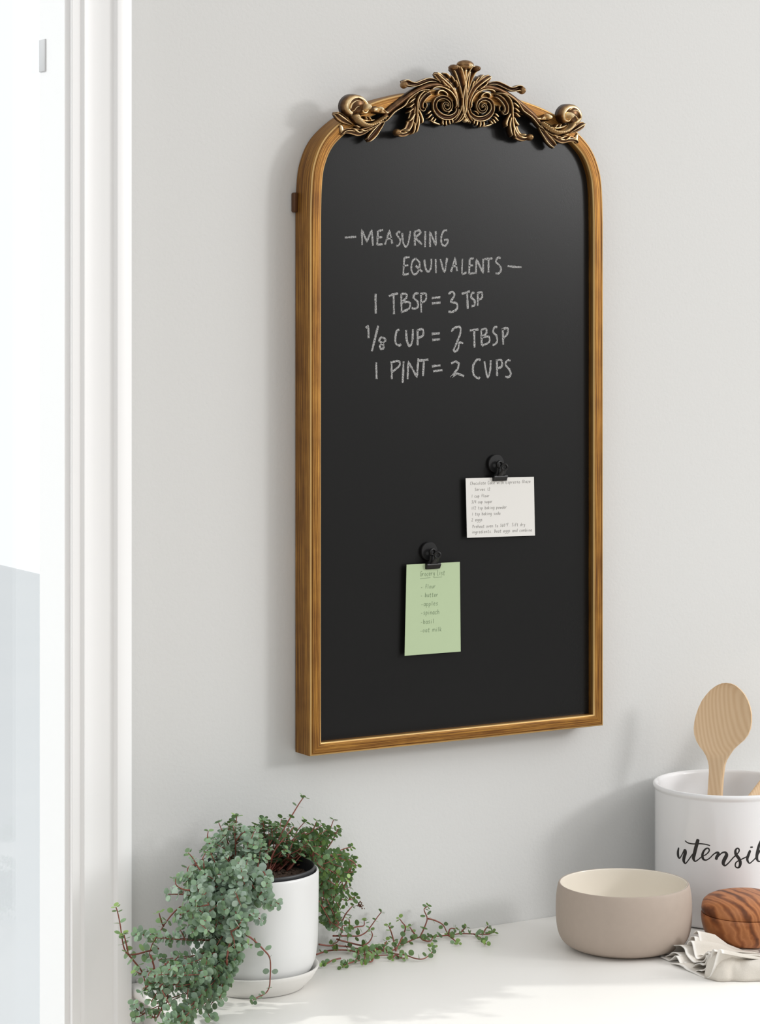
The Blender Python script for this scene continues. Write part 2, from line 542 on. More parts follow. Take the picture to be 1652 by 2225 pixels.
# ------------------------------------------------------------------ chalkboard
BX = 1.640                              # centre line
FY, SY = -0.038, -0.0275                # frame front, board surface
Z0, ZS = 1.1345, 1.748                  # bottom, spring of the arch
arch = [(205, 1748), (204.2, 1776), (202.5, 1798), (199.5, 1812), (193.5, 1827.5), (185.5, 1840), (175.5, 1850.2), (164, 1859.5), (148, 1870), (131, 1879),
        (112, 1886), (92, 1891.5), (68, 1897), (40, 1901), (14, 1902.6), (0, 1902.8)]
right = [(BX + a / 1000, z / 1000) for a, z in catmull(arch, 5)]
left = [(2 * BX - x, z) for x, z in right[-2::-1]]
vert_r = [(BX + 0.205, Z0 + (ZS - Z0) * k / 12) for k in range(12)]
vert_l = [(BX - 0.205, ZS - (ZS - Z0) * k / 12) for k in range(1, 13)]
bot = [(BX - 0.205 + 0.41 * k / 14, Z0) for k in range(1, 14)]
OUT = vert_r + right + left + vert_l[0:] + bot
# drop duplicates
L2 = []
for p in OUT:
    if not L2 or (Vector(p) - Vector(L2[-1])).length > 1e-5:
        L2.append(p)
OUT = L2
NP = len(OUT)
def offset_loop(d):
    res = []
    for i in range(NP):
        p0, p1, p2 = Vector(OUT[i - 1]), Vector(OUT[i]), Vector(OUT[(i + 1) % NP])
        t1 = (p1 - p0).normalized(); t2 = (p2 - p1).normalized()
        n1 = Vector((-t1.y, t1.x)); n2 = Vector((-t2.y, t2.x))
        b = (n1 + n2); b.normalize()
        res.append(p1 + b * (d / max(0.5, b.dot(n1))))
    return res
cbd = thing('chalkboard', (BX, 0, Z0), 'tall arched black chalkboard in a gold frame with an ornate crest, hung on the wall', 'chalkboard')
#          offset   y      wear
FSEC = [(0.0015, -0.001, 0.0), (0.0, -0.0025, 0.0), (0.0, -0.020, 0.0), (0.0, -0.0362, 0.05), (0.0005, -0.0372, 0.75), (0.0012, -0.0376, 0.45), (0.0022, -0.0377, 0.0),
        (0.0026, -0.0371, 0.0), (0.0031, -0.0371, 0.0), (0.0036, -0.0380, 0.12), (0.0044, -0.0380, 0.0), (0.0095, -0.0380, 0.0), (0.0130, -0.0380, 0.05), (0.0138, -0.0377, 0.8), (0.0144, -0.0368, 0.9),
        (0.0146, -0.0355, 0.2), (0.0147, -0.030, 0.0), (0.0147, -0.026, 0.0)]
mb = MB()
loops = [offset_loop(d) for d, _, _ in FSEC]
ids = [[mb.vert((p[0], y, p[1]), w) for p in lp] for lp, (d, y, w) in zip(loops, FSEC)]
us = [0.0]
for i in range(NP):
    us.append(us[-1] + (Vector(OUT[(i + 1) % NP]) - Vector(OUT[i])).length)
vs = [0.0]
for (d0, y0, _), (d1, y1, _) in zip(FSEC, FSEC[1:]):
    vs.append(vs[-1] + math.hypot(d1 - d0, y1 - y0))
for j in range(len(FSEC) - 1):
    for i in range(NP):
        i2 = (i + 1) % NP
        mb.face((ids[j][i], ids[j][i2], ids[j + 1][i2], ids[j + 1][i]),
                uv=[(us[i], vs[j]), (us[i + 1], vs[j]), (us[i + 1], vs[j + 1]), (us[i], vs[j + 1])])
mb.build('frame', M['frame'], cbd, angle=38)
mb = MB()
inn = offset_loop(0.0145)
a = [mb.vert((p[0], SY, p[1])) for p in inn]; b_ = [mb.vert((p[0], -0.012, p[1])) for p in inn]
mb.face(a[::-1]); mb.face(b_)
for i in range(NP):
    mb.face((a[i], a[(i + 1) % NP], b_[(i + 1) % NP], b_[i]))
mb.build('writing_surface', M['board'], cbd, smooth=False)
# keyhole hanger peeping out at the left edge of the back
hb = onY(637, 440, -0.004)
mb = MB(); mb.box((hb.x - 0.001, -0.008, hb.z - 0.0115), (BX - 0.2035, -0.0005, hb.z + 0.0115))
mb.build('hanger_bracket', M['bracket'], cbd, bevel=(0.002, 3), smooth=False)

# chalk handwriting: strokes on the board plane, one part per written line
def CH(x, y):
    return 700 + x / 3.4417, 470 + y / 3.4417
random.seed(4)
CHALK = {
 1: [[(170,160),(210,157),(255,152)], [(300,215),(298,100),(335,190),(372,100),(380,220)], [(418,110),(412,215)], [(418,110),(455,103)], [(415,160),(450,155)], [(412,213),(452,208)],
     [(470,212),(505,105),(525,205)], [(482,170),(522,165)], [(585,122),(570,116),(558,135),(575,160),(585,182),(575,215),(555,222)], [(600,125),(605,190),(625,228),(645,200),(660,110)],
     [(695,218),(692,118)], [(690,118),(725,105),(735,125),(695,160)], [(700,165),(748,210)], [(772,112),(770,230)], [(808,228),(806,115),(852,218),(850,112)],
     [(935,105),(910,110),(893,150),(893,200),(915,222),(938,200),(938,175),(912,178)]],
 2: [[(615,310),(607,440)], [(615,310),(655,305)], [(610,372),(645,366)], [(607,438),(648,430)], [(700,315),(675,340),(668,400),(690,435),(720,410),(730,350),(700,315)], [(700,370),(750,415)],
     [(765,325),(775,390),(795,415),(815,380),(818,318)], [(850,320),(852,425)], [(885,320),(915,415),(935,312)], [(965,415),(995,310),(1010,410)], [(975,375),(1008,370)],
     [(1050,318),(1048,425),(1080,420)], [(1105,318),(1100,432)], [(1105,318),(1135,315)], [(1102,370),(1130,365)], [(1100,430),(1140,425)], [(1150,430),(1155,320),(1205,425),(1205,318)],
     [(1215,320),(1275,315)], [(1245,318),(1245,420)], [(1335,312),(1315,310),(1300,340),(1325,365),(1340,395),(1325,425),(1297,428)], [(1388,372),(1440,378),(1492,380)]],
 3: [[(400,580),(402,728)], [(500,598),(535,584),(568,578)], [(535,590),(538,732)], [(592,580),(595,715)], [(592,582),(628,580),(630,610),(598,640)], [(600,642),(655,645),(650,690),(590,718)],
     [(722,575),(695,580),(685,610),(715,640),(715,680),(690,692),(670,685)], [(740,580),(742,720)], [(735,582),(775,578),(775,625),(742,650)], [(820,612),(885,605)], [(822,652),(885,645)],
     [(945,580),(975,565),(990,590),(965,640),(1005,650),(1010,690),(975,715),(945,712)], [(1045,580),(1105,560)], [(1085,570),(1090,692)],
     [(1140,572),(1122,575),(1115,605),(1140,630),(1140,665),(1118,672)], [(1165,575),(1165,670)], [(1160,575),(1195,570),(1195,610),(1168,625)]],
 4: [[(328,835),(345,825),(348,912)], [(420,818),(372,1010)], [(475,918),(445,905),(428,930),(455,955),(460,985),(440,992),(435,965),(470,935),(475,918)],
     [(578,848),(558,860),(548,920),(555,955),(580,965),(590,955)], [(628,850),(635,930),(655,970),(675,930),(680,845)], [(715,850),(715,965)], [(712,852),(752,845),(755,890),(720,910)],
     [(820,880),(880,875)], [(825,925),(882,920)], [(968,862),(990,835),(1030,828),(1035,870),(1010,940),(985,1000),(1000,1010),(1020,985),(1025,945),(1055,950)],
     [(1105,855),(1170,845)], [(1138,850),(1140,982)], [(1190,850),(1195,965)], [(1190,850),(1225,840),(1228,875),(1195,905)], [(1198,905),(1245,900),(1250,940),(1195,968)],
     [(1310,828),(1290,830),(1280,865),(1305,895),(1310,935),(1290,960),(1275,962)], [(1352,840),(1355,960)], [(1345,845),(1388,838),(1385,880),(1355,915)]],
 5: [[(405,1092),(408,1218)], [(520,1098),(522,1218)], [(512,1095),(570,1082),(580,1115),(525,1165)], [(610,1085),(603,1245)], [(640,1218),(645,1085),(710,1205),(720,1062)],
     [(725,1080),(795,1072)], [(762,1078),(755,1195)], [(822,1122),(885,1115)], [(830,1160),(900,1150)], [(965,1100),(1000,1085),(1025,1100),(1015,1140),(965,1205),(1010,1175),(1062,1195)],
     [(1185,1075),(1160,1072),(1130,1120),(1135,1185),(1170,1212),(1180,1200)], [(1215,1085),(1225,1150),(1240,1205),(1258,1150),(1262,1075)], [(1308,1078),(1310,1195)],
     [(1300,1080),(1340,1075),(1345,1120),(1312,1140)], [(1410,1078),(1385,1080),(1372,1110),(1400,1145),(1412,1180),(1395,1202),(1370,1200)]],
}
def flat_stroke(m, pts, hw, y, yt):
    """raised ribbon on the plane y (front towards -y), hw = half width (number or list)"""
    n = len(pts)
    rows = []
    for i, p in enumerate(pts):
        a, b = Vector(pts[max(i - 1, 0)]), Vector(pts[min(i + 1, n - 1)])
        t = Vector((b.x - a.x, 0, b.z - a.z))
        t = t.normalized() if t.length > 1e-9 else Vector((1, 0, 0))
        nn = Vector((-t.z, 0, t.x))
        h = hw[i] if isinstance(hw, list) else hw
        c = Vector((p[0], y, p[2]))
        rows.append([m.vert(c + nn * h), m.vert(c + nn * (h * 0.7) + Vector((0, -yt, 0))), m.vert(c - nn * (h * 0.7) + Vector((0, -yt, 0))), m.vert(c - nn * h)])
    for A, B in zip(rows, rows[1:]):
        for k in range(3):
            m.face((A[k], A[k + 1], B[k + 1], B[k]))
    m.face(rows[0]); m.face(rows[-1][::-1])
for ln, strokes in CHALK.items():
    mb = MB()
    for st in strokes:
        sharp = len(st) in (4, 5) and False
        q = catmull(st, 5) if len(st) > 2 and st[0][0] not in (300, 808, 1150, 640, 470, 965) else [p for i in range(len(st) - 1) for p in [tuple(a + (b - a) * k / 6 for a, b in zip(st[i], st[i + 1])) for k in range(6)]] + [st[-1]]
        pts = [onY(*CH(*p), SY) for p in q]
        r0 = 0.00122 if ln in (1, 2) else 0.00132
        flat_stroke(mb, pts, [r0 * random.uniform(0.75, 1.2) for _ in pts], SY, 0.00022)
    mb.build('chalk_writing', M['chalk'], cbd, smooth=False)

# ------------------------------------------------------------------ crest of the chalkboard: carved relief, swept along its own curves
TY = -0.042                             # plane the carving is drawn on
OX = BX
def _half(L):
    return [(-s, e, a) for s, e, a in L] + [(s, e, a) for s, e, a in L[-2::-1]]
PROF = {'round': _half([(1, 0, .05), (.93, .36, .15), (.75, .68, .4), (.5, .88, .7), (.25, .97, .95), (0, 1, 1)]),
        'plain': _half([(1, 0, .05), (.93, .36, .12), (.75, .68, .2), (.5, .88, .3), (.25, .97, .3), (0, 1, .3)]),
        'rim': _half([(1, 0, .05), (.96, .5, .35), (.86, .92, .9), (.76, 1, 1), (.62, .84, .5), (.35, .58, .1), (0, .5, .05)]),
        'ridge': _half([(1, 0, .05), (.95, .42, .5), (.84, .62, .85), (.66, .56, .3), (.4, .62, .1), (.16, .9, .5), (0, 1, 1)])}
def sweep(m, pts, kind, h, y0=-0.036, n=6, seg=9, mirror=False, hs=None):
    """pts: (px, py, half width px) traced on the relief plane; h height in m (or list start..end)"""
    q = catmull(pts, n)
    P, Wd = [], []
    for px, py, w in q:
        p = onY(px, py, TY)
        P.append(Vector((p.x - OX, 0, p.z))); Wd.append(max(w, 0.3) * 1.1 / 1880.0)
    N = len(P)
    seg = len(PROF[kind])
    rows = []
    for i in range(N):
        t = P[min(i + 1, N - 1)] - P[max(i - 1, 0)]
        t = t.normalized() if t.length > 1e-9 else Vector((1, 0, 0))
        nn = Vector((-t.z, 0, t.x))
        f = i / (N - 1)
        hh = h if not isinstance(h, (list, tuple)) else h[0] + (h[1] - h[0]) * f
        endf = min(1.0, (min(i, N - 1 - i) + 0.6) / 2.2)
        row = []
        for s, e, a in PROF[kind]:
            c = P[i] + nn * (s * Wd[i])
            y = y0 - hh * 0.66 * e * endf
            row.append(m.vert((OX + (-c.x if mirror else c.x), y, c.z), a))
        rows.append(row)
    for A, B in zip(rows, rows[1:]):
        for k in range(seg - 1):
            m.face((A[k], A[k + 1], B[k + 1], B[k]))
        m.face((A[seg - 1], A[0], B[0], B[seg - 1]))
    m.face(rows[0]); m.face(rows[-1][::-1])
def blob(m, px, py, rx, ry, h, y0=-0.037, mirror=False, a=0.8):
    p = onY(px, py, TY)
    x = OX + (-(p.x - OX) if mirror else p.x - OX)
    h *= 0.7
    m.ellipsoid((x, y0 - h * 0.45, p.z), (rx / 1880 / 0.93, h * 0.62, ry / 1880), su=14, sv=10, a=a)
def z5(L, s=9.178, o=(840, 120)):      # three numbers per point: position and half width in the enlarged tracing
    return [(o[0] + x / s, o[1] + y / s, w / s) for x, y, w in L]
def z6(L): return z5(L, 9.178, (700, 180))

crest = MB()
for mir in (False, True):
    # outer petals of the central shell, running down as a bright-edged band to the foot
    sweep(crest, z5([(1310,235,60),(1390,300,85),(1440,420,80),(1490,600,66),(1530,800,50),(1535,960,42),(1505,1120,42),(1440,1250,42),(1370,1330,34)]), 'rim', [0.017, 0.010], mirror=mir)
    sweep(crest, z5([(1415,205,24),(1480,330,26),(1530,520,25),(1568,740,22),(1582,950,20),(1568,1130,20),(1510,1270,20),(1420,1340,18)]), 'round', [0.0195, 0.011], mirror=mir)
    blob(crest, 984, 147, 8.5, 7, 0.020, mirror=mir, a=0.45)
    # serrated inner leaf
    sweep(crest, z5([(985,355,34),(1060,420,72),(1190,530,84),(1300,640,76),(1380,780,58),(1430,930,44),(1440,1070,40)]), 'ridge', [0.014, 0.010], mirror=mir)
    for t in ([(1150,350,14),(1215,400,20),(1260,470,10)], [(1250,390,14),(1310,470,20),(1345,545,10)], [(1345,480,14),(1385,560,18),(1410,650,8)], [(1080,480,12),(1130,560,20),(1210,620,10)], [(1130,590,10),(1200,620,16),(1260,670,8)]):
        sweep(crest, z5(t), 'round', 0.0155, mirror=mir)
sweep(crest, [(1009,146,5.0),(1010,165,4.4),(1011.5,190,2.6),(1012.5,222,1.2)], 'round', [0.018, 0.011])
sweep(crest, [(1001,150,4.0),(1005,170,3.2),(1009.5,200,1.6),(1011.5,222,0.8)], 'round', [0.016, 0.010])
sweep(crest, [(1019,150,4.0),(1018,170,3.2),(1015,200,1.6),(1013,222,0.8)], 'round', [0.016, 0.010])
blob(crest, 1009.5, 141, 19, 10.5, 0.021, a=0.5)
blob(crest, 1014, 144, 8, 6, 0.0245, a=1.0)
crest = crest.build('crest', M['bronze'], cbd)
mb = MB()
blob(mb, 1012, 262, 5.2, 4.6, 0.012, a=1.0)
mb.build('bead', M['bronze'], crest)

for mir in (False, True):
    # ---- volute with its ruffled edge
    m = MB()
    sweep(m, z5([(1440,1040,36),(1400,1160,42),(1280,1238,52),(1130,1222,56),(1012,1132,54),(962,1010,48),(995,892,42),(1090,838,38),(1190,852,36),(1265,920,34),(1282,1020,30),(1230,1098,28),(1152,1090,26),(1112,1010,24),(1150,955,22),(1198,985,20),(1188,1028,14)]), 'rim', [0.009, 0.016], mirror=mir, n=7)
    sweep(m, z5([(1215,830,16),(1190,760,20),(1110,706,24),(1035,722,26),(1012,800,24)]), 'round', 0.013, mirror=mir)
    sweep(m, z5([(1395,1060,18),(1390,900,20),(1320,770,22),(1230,690,22),(1100,635,20),(970,640,20),(900,690,14)]), 'round', 0.012, mirror=mir)
    for t in ([(1135,1280,16),(1130,1350,24),(1150,1395,16)], [(1200,1280,16),(1200,1360,25),(1215,1410,16)], [(1262,1280,16),(1270,1345,24),(1285,1385,14)], [(1310,1260,12),(1330,1310,20),(1330,1360,12)],
              [(905,1100,16),(860,1140,24),(825,1175,14)], [(925,1160,16),(875,1215,24),(828,1262,14)], [(955,1215,16),(915,1275,24),(885,1305,14)], [(1000,1250,16),(970,1300,24),(940,1320,12)],
              [(1230,1170,10),(1280,1110,18),(1330,1090,10)]):
        sweep(m, z5(t), 'round', 0.0095, mirror=mir)
    sweep(m, z5([(900,1290,14),(1000,1345,26),(1120,1385,14)]), 'round', 0.006, mirror=mir)
    m.build('volute', M['bronze'], crest)
    # ---- long arm, upper curl and spoon-shaped tip
    m = MB()
    arm = z5([(1250,640,50),(1130,600,56),(1000,585,60),(850,610,62),(700,665,62),(550,745,64),(400,850,68),(250,965,72),(100,1080,70)]) + z6([(1285,625,58),(1245,690,42)])
    sweep(m, arm, 'plain', [0.010, 0.011], mirror=mir)
    edge = z5([(900,690,14),(700,700,14),(560,770,15),(440,870,16),(340,1010,18),(160,1125,18),(0,1290,16)]) + z6([(1180,800,10)])
    sweep(m, edge, 'round', 0.0145, mirror=mir)
    sweep(m, z6([(1285,640,38),(1215,790,48),(1130,910,62),(1050,1010,74),(970,1095,66),(915,1150,40)]), 'rim', [0.008, 0.012], mirror=mir)
    sweep(m, z5([(1060,530,16),(950,495,32),(850,490,42),(720,535,44),(600,580,42),(500,575,50),(410,545,62),(345,575,62)]), 'rim', [0.009, 0.014], mirror=mir)
    blob(m, 840 + 350 / 9.178, 120 + 590 / 9.178, 6.8, 8.5, 0.015, mirror=mir, a=0.5)
    m.build('scroll_arm', M['bronze'], crest)
    # ---- hanging acanthus leaf
    m = MB()
    sweep(m, z5([(720,720,22),(640,815,42),(590,940,60),(570,1080,76),(545,1230,92),(505,1390,98),(435,1505,84),(330,1555,70),(225,1535,56)]), 'ridge', [0.010, 0.013], mirror=mir)
    sweep(m, z5([(760,690,14),(640,800,18),(590,930,20),(585,1100,18),(575,1300,15),(545,1440,12)]), 'round', 0.0175, mirror=mir)
    for t in ([(600,1060,16),(660,1170,26),(700,1290,32),(690,1370,20)], [(590,1120,14),(625,1290,26),(610,1440,26),(570,1560,14)], [(565,850,14),(490,905,24),(425,965,12)], [(545,950,14),(470,1015,24),(425,1045,12)],
              [(530,1050,14),(460,1110,24),(415,1150,12)], [(560,1130,18),(500,1250,34),(425,1330,16)], [(540,1300,12),(540,1480,24),(490,1590,12)]):
        sweep(m, z5(t), 'round', 0.0155, mirror=mir)
    blob(m, 840 + 205 / 9.178, 120 + 1540 / 9.178, 7.5, 8, 0.017, mirror=mir, a=0.55)
    blob(m, 840 + 370 / 9.178, 120 + 1505 / 9.178, 4.4, 3.6, 0.021, mirror=mir, a=1.0)
    sweep(m, z5([(910,740,34),(810,790,48),(730,870,54),(685,960,54),(690,1050,48),(735,1085,34),(762,1035,18)]), 'rim', 0.0125, mirror=mir)
    for t in ([(800,930,10),(815,1000,12),(800,1060,10)],):
        sweep(m, z5(t), 'round', 0.009, mirror=mir)
    m.build('acanthus_leaf', M['bronze'], crest)
    # ---- end scroll: snail-like ball with a beaded tail
    m = MB()
    blob(m, 700 + 630 / 9.178, 180 + 440 / 9.178, 23, 21.5, 0.024, mirror=mir, a=0.3)
    sweep(m, z6([(575,640,52),(470,550,80),(468,420,92),(565,320,88),(700,320,76),(798,400,62),(832,505,50),(800,595,42),(740,600,34),(705,540,26)]), 'round', [0.022, 0.029], mirror=mir, n=7)
    blob(m, 700 + 768 / 9.178, 180 + 500 / 9.178, 6.4, 9.0, 0.040, mirror=mir, a=1.0)
    for t in ([(470,560,14),(500,440,20),(590,370,22),(690,395,14)], [(520,600,14),(590,500,20),(660,470,12)], [(600,300,12),(680,330,18),(745,390,12)]):
        sweep(m, z6(t), 'round', 0.0285, mirror=mir)
    sweep(m, z6([(600,640,62),(680,745,62),(800,825,58),(930,840,50),(1060,795,40),(1180,715,30),(1270,655,20)]), 'round', [0.014, 0.011], mirror=mir)
    bead = catmull([(610,640),(655,720),(710,775),(800,826),(930,842),(1060,795),(1180,712),(1270,655)], 3)
    for i, (bx, by) in enumerate(bead[1:-1]):
        r = 38 - 23 * i / len(bead)
        blob(m, 700 + bx / 9.178, 180 + by / 9.178, r / 9.178 * 0.92, r / 9.178 * 1.3, 0.026 - 0.008 * i / len(bead), mirror=mir, a=0.95)
    sweep(m, z6([(640,640,30),(740,710,42),(880,750,36),(1000,745,20),(1060,735,10)]), 'round', 0.011, mirror=mir)
    for t in ([(890,670,12),(930,710,18),(965,760,10)], [(830,660,10),(850,700,16),(880,750,10)]):
        sweep(m, z6(t), 'round', 0.0165, mirror=mir)
    sweep(m, z6([(255,600,22),(340,650,74),(450,725,76),(550,790,42),(615,835,12)]), 'ridge', [0.016, 0.012], mirror=mir)
    sweep(m, z6([(390,820,20),(420,900,60),(430,990,60),(410,1040,24)]), 'round', 0.006, mirror=mir)
    sweep(m, z6([(400,1035,26),(470,965,42),(600,955,62),(740,985,72),(860,960,58),(950,920,38),(1100,850,26),(1280,720,14)]), 'ridge', [0.012, 0.010], mirror=mir)
    for t in ([(610,900,18),(660,950,32),(730,1000,18)], [(750,925,16),(810,955,30),(870,960,14)], [(660,850,14),(700,875,24),(750,895,12)], [(890,930,14),(930,925,20),(980,900,10)]):
        sweep(m, z6(t), 'round', 0.015, mirror=mir)
    sweep(m, z6([(1000,545,50),(1080,540,76),(1180,570,56),(1260,590,34),(1350,585,18)]), 'round', [0.016, 0.012], mirror=mir)
    blob(m, 700 + 1135 / 9.178, 180 + 535 / 9.178, 4, 6.5, 0.021, mirror=mir, a=0.95)
    sweep(m, z6([(1190,530,10),(1230,570,16),(1260,605,10)]), 'round', 0.017, mirror=mir)
    m.build('end_scroll', M['bronze'], crest)

# ------------------------------------------------------------------ pencil handwriting: a small single-stroke alphabet
G = {
'a': [[(.9,.85),(.5,1),(.1,.7),(.15,.2),(.5,0),(.85,.3)],[(.9,1),(.85,.3),(1,0)]], 'b': [[(.1,1.7),(.1,0)],[(.1,.6),(.5,1),(.9,.6),(.7,.05),(.1,.1)]],
'c': [[(.9,.9),(.5,1),(.1,.6),(.2,.1),(.6,0),(.9,.15)]], 'd': [[(.9,1.7),(.88,0)],[(.88,.8),(.5,1),(.1,.5),(.4,0),(.88,.25)]], 'e': [[(.1,.5),(.85,.6),(.7,1),(.3,.95),(.1,.4),(.4,0),(.9,.15)]],
'f': [[(.9,1.6),(.5,1.7),(.4,1.2),(.35,0)],[(.1,.9),(.8,.95)]], 'g': [[(.9,.9),(.5,1),(.1,.6),(.3,.15),(.85,.4)],[(.9,1),(.85,-.4),(.5,-.7),(.1,-.5)]],
'h': [[(.1,1.7),(.1,0)],[(.1,.6),(.5,1),(.85,.7),(.85,0)]], 'i': [[(.4,1),(.4,0)],[(.4,1.35),(.42,1.45)]], 'k': [[(.1,1.7),(.1,0)],[(.8,1),(.15,.5),(.85,0)]], 'l': [[(.4,1.7),(.4,0)]],
'm': [[(.0,1),(.0,0)],[(.0,.7),(.25,1),(.45,.7),(.45,0)],[(.45,.7),(.75,1),(1,.7),(1,0)]], 'n': [[(.1,1),(.1,0)],[(.1,.6),(.5,1),(.85,.7),(.85,0)]], 'o': [[(.5,1),(.1,.6),(.2,.1),(.6,0),(.9,.5),(.5,1)]],
'p': [[(.1,1),(.1,-.7)],[(.1,.7),(.5,1),(.9,.6),(.6,.1),(.1,.2)]], 'r': [[(.15,1),(.15,0)],[(.15,.6),(.5,.95),(.85,.9)]], 's': [[(.85,.95),(.4,1),(.2,.75),(.7,.4),(.7,.1),(.1,0)]],
't': [[(.45,1.5),(.45,0),(.8,.05)],[(.1,1.05),(.85,1.05)]], 'u': [[(.1,1),(.15,.2),(.5,0),(.85,.3)],[(.88,1),(.88,0)]], 'v': [[(.1,1),(.45,0),(.9,1)]], 'w': [[(.0,1),(.25,0),(.5,.8),(.75,0),(1,1)]],
'y': [[(.1,1),(.2,.4),(.8,.4)],[(.9,1),(.7,-.4),(.1,-.7)]], 'z': [[(.1,1),(.9,1),(.1,0),(.9,0)]],
'C': [[(.95,1.5),(.5,1.7),(.1,1.1),(.15,.3),(.5,0),(.95,.2)]], 'E': [[(.9,1.65),(.1,1.65),(.1,0),(.9,0)],[(.1,.85),(.75,.85)]], 'G': [[(.95,1.5),(.5,1.7),(.1,1),(.2,.2),(.6,0),(.95,.3),(.95,.8),(.55,.8)]],
'S': [[(.9,1.55),(.4,1.7),(.15,1.3),(.8,.6),(.7,.1),(.1,.05)]], 'P': [[(.15,1.7),(.15,0)],[(.15,1.6),(.8,1.5),(.75,.95),(.15,.8)]], 'F': [[(.9,1.65),(.15,1.65),(.15,0)],[(.15,.9),(.7,.9)]],
'B': [[(.15,1.7),(.15,0)],[(.15,1.65),(.75,1.5),(.6,.95),(.15,.9)],[(.6,.95),(.9,.5),(.15,0)]], 'L': [[(.2,1.7),(.2,0),(.85,0)]],
'0': [[(.5,1.6),(.1,.8),(.5,0),(.9,.8),(.5,1.6)]], '1': [[(.5,1.6),(.5,0)]], '2': [[(.1,1.3),(.5,1.6),(.85,1.2),(.1,0),(.95,.05)]], '3': [[(.15,1.5),(.7,1.55),(.4,.9),(.85,.5),(.4,0),(.1,.1)]],
'4': [[(.2,1.6),(.1,.7),(.9,.7)],[(.75,1.6),(.7,0)]], '6': [[(.8,1.6),(.25,.9),(.2,.2),(.6,0),(.85,.4),(.3,.7)]], '/': [[(.8,1.7),(.2,-.1)]], '-': [[(.1,.5),(.7,.5)]], '.': [[(.4,0),(.45,.06)]], '\u00b0': [[(.5,1.7),(.3,1.5),(.5,1.35),(.7,1.5),(.5,1.7)]],
}
def handwrite(m, text, px, py, xh, adv, slope, y, hw, jit=0.06):
    x = px
    for ch in text:
        if ch == ' ':
            x += adv * 0.9; continue
        w = adv * (0.5 if ch in 'il1.' else (0.95 if ch in 'mw' else 0.72))
        js = random.uniform(-jit, jit)
        for st in G[ch]:
            pts = []
            q = catmull(st, 3) if len(st) > 2 else st
            for gx, gy in q:
                ux = x + gx * w + gy * xh * 0.06
                uy = py - (gy + js) * xh + slope * (ux - px)
                pts.append(onY(ux, uy, y))
            flat_stroke(m, pts, hw, y, 0.00012)
        x += w + adv * 0.26
def card(name, label, cat, corners, y, mat):
    m = MB()
    P = [onY(px, py, y) for px, py in corners]          # TL TR BR BL
    nx, nz = 10, 10
    F, B = {}, {}
    for j in range(nz + 1):
        for i in range(nx + 1):
            u, v = i / nx, j / nz
            p = P[0] * (1 - u) * (1 - v) + P[1] * u * (1 - v) + P[2] * u * v + P[3] * (1 - u) * v
            F[i, j] = m.vert(p); B[i, j] = m.vert(p + Vector((0, 0.0006, 0)))
    for j in range(nz):
        for i in range(nx):
            m.face((F[i, j], F[i, j + 1], F[i + 1, j + 1], F[i + 1, j])); m.face((B[i, j], B[i + 1, j], B[i + 1, j + 1], B[i, j + 1]))
    for i in range(nx):
        m.face((F[i, 0], F[i + 1, 0], B[i + 1, 0], B[i, 0])); m.face((F[i, nz], B[i, nz], B[i + 1, nz], F[i + 1, nz]))
    for j in range(nz):
        m.face((F[0, j], B[0, j], B[0, j + 1], F[0, j + 1])); m.face((F[nx, j], F[nx, j + 1], B[nx, j + 1], B[nx, j]))
    o = m.build(name, mat, smooth=False, origin=(P[0] + P[1]) / 2)
    return tag(o, label, cat)
random.seed(8)
CY = SY - 0.0062                        # cards hang a few millimetres off the board
rc = card('recipe_card', 'white handwritten recipe card clipped to the lower right of the chalkboard', 'card', [(1012.4, 1039.2), (1160.5, 1036.0), (1162.9, 1163.7), (1015.4, 1168.5)], CY, M['card'])
mb = MB()
yw = CY - 0.00005
for t, x, yb, xh, adv, sl in [('Chocolate Cake with Espresso Glaze', 1022, 1053.5, 3.9, 4.05, -.034), ('Serves 12', 1032, 1066.8, 3.9, 4.0, -.03), ('1 cup flour', 1025, 1081, 3.9, 3.9, -.03),
                              ('3/4 cup sugar', 1025, 1094.0, 3.9, 3.65, -.035), ('1/2 tsp baking powder', 1025, 1107, 3.9, 3.85, -.03), ('1 tsp baking soda', 1026, 1120, 3.9, 3.9, -.03),
                              ('2 eggs', 1025, 1132.5, 3.9, 4.2, -.02), ('Preheat oven to 360\u00b0F. Sift dry', 1027, 1147.5, 4.0, 3.9, -.045), ('ingredients. Beat eggs and combine', 1026, 1159, 4.0, 4.05, -.035)]:
    handwrite(mb, t, x, yb, xh, adv, sl, yw, 0.00026)
mb.build('handwriting', M['pencil'], rc, smooth=False)
gl = card('grocery_list', 'pale green paper grocery list clipped to the lower middle of the chalkboard', 'note', [(884, 1227), (999.5, 1221), (1001.4, 1415.6), (879.7, 1425)], CY, M['green'])
mb = MB()
for t, x, yb, xh, adv in [('Grocery List', 913.5, 1252, 6.2, 4.75), ('- flour', 915, 1279.5, 5.4, 5.0), ('- butter', 914.5, 1298, 5.4, 5.0), ('-apples', 915.5, 1317, 5.6, 5.7), ('-spinach', 915, 1336, 5.8, 5.4), ('-basil', 914.5, 1355.5, 5.6, 5.6), ('-oat milk', 913.5, 1374, 5.6, 5.6)]:
    handwrite(mb, t, x, yb, xh, adv, -.055, yw, 0.00034)
for a, b in (((913.5, 1257.3), (935.5, 1255.2)), ((944, 1255), (961, 1253.4))):
    flat_stroke(mb, [onY(*a, yw), onY(*b, yw)], 0.0003, yw, 0.00012)
mb.build('handwriting', M['pencil_green'], gl, smooth=False)

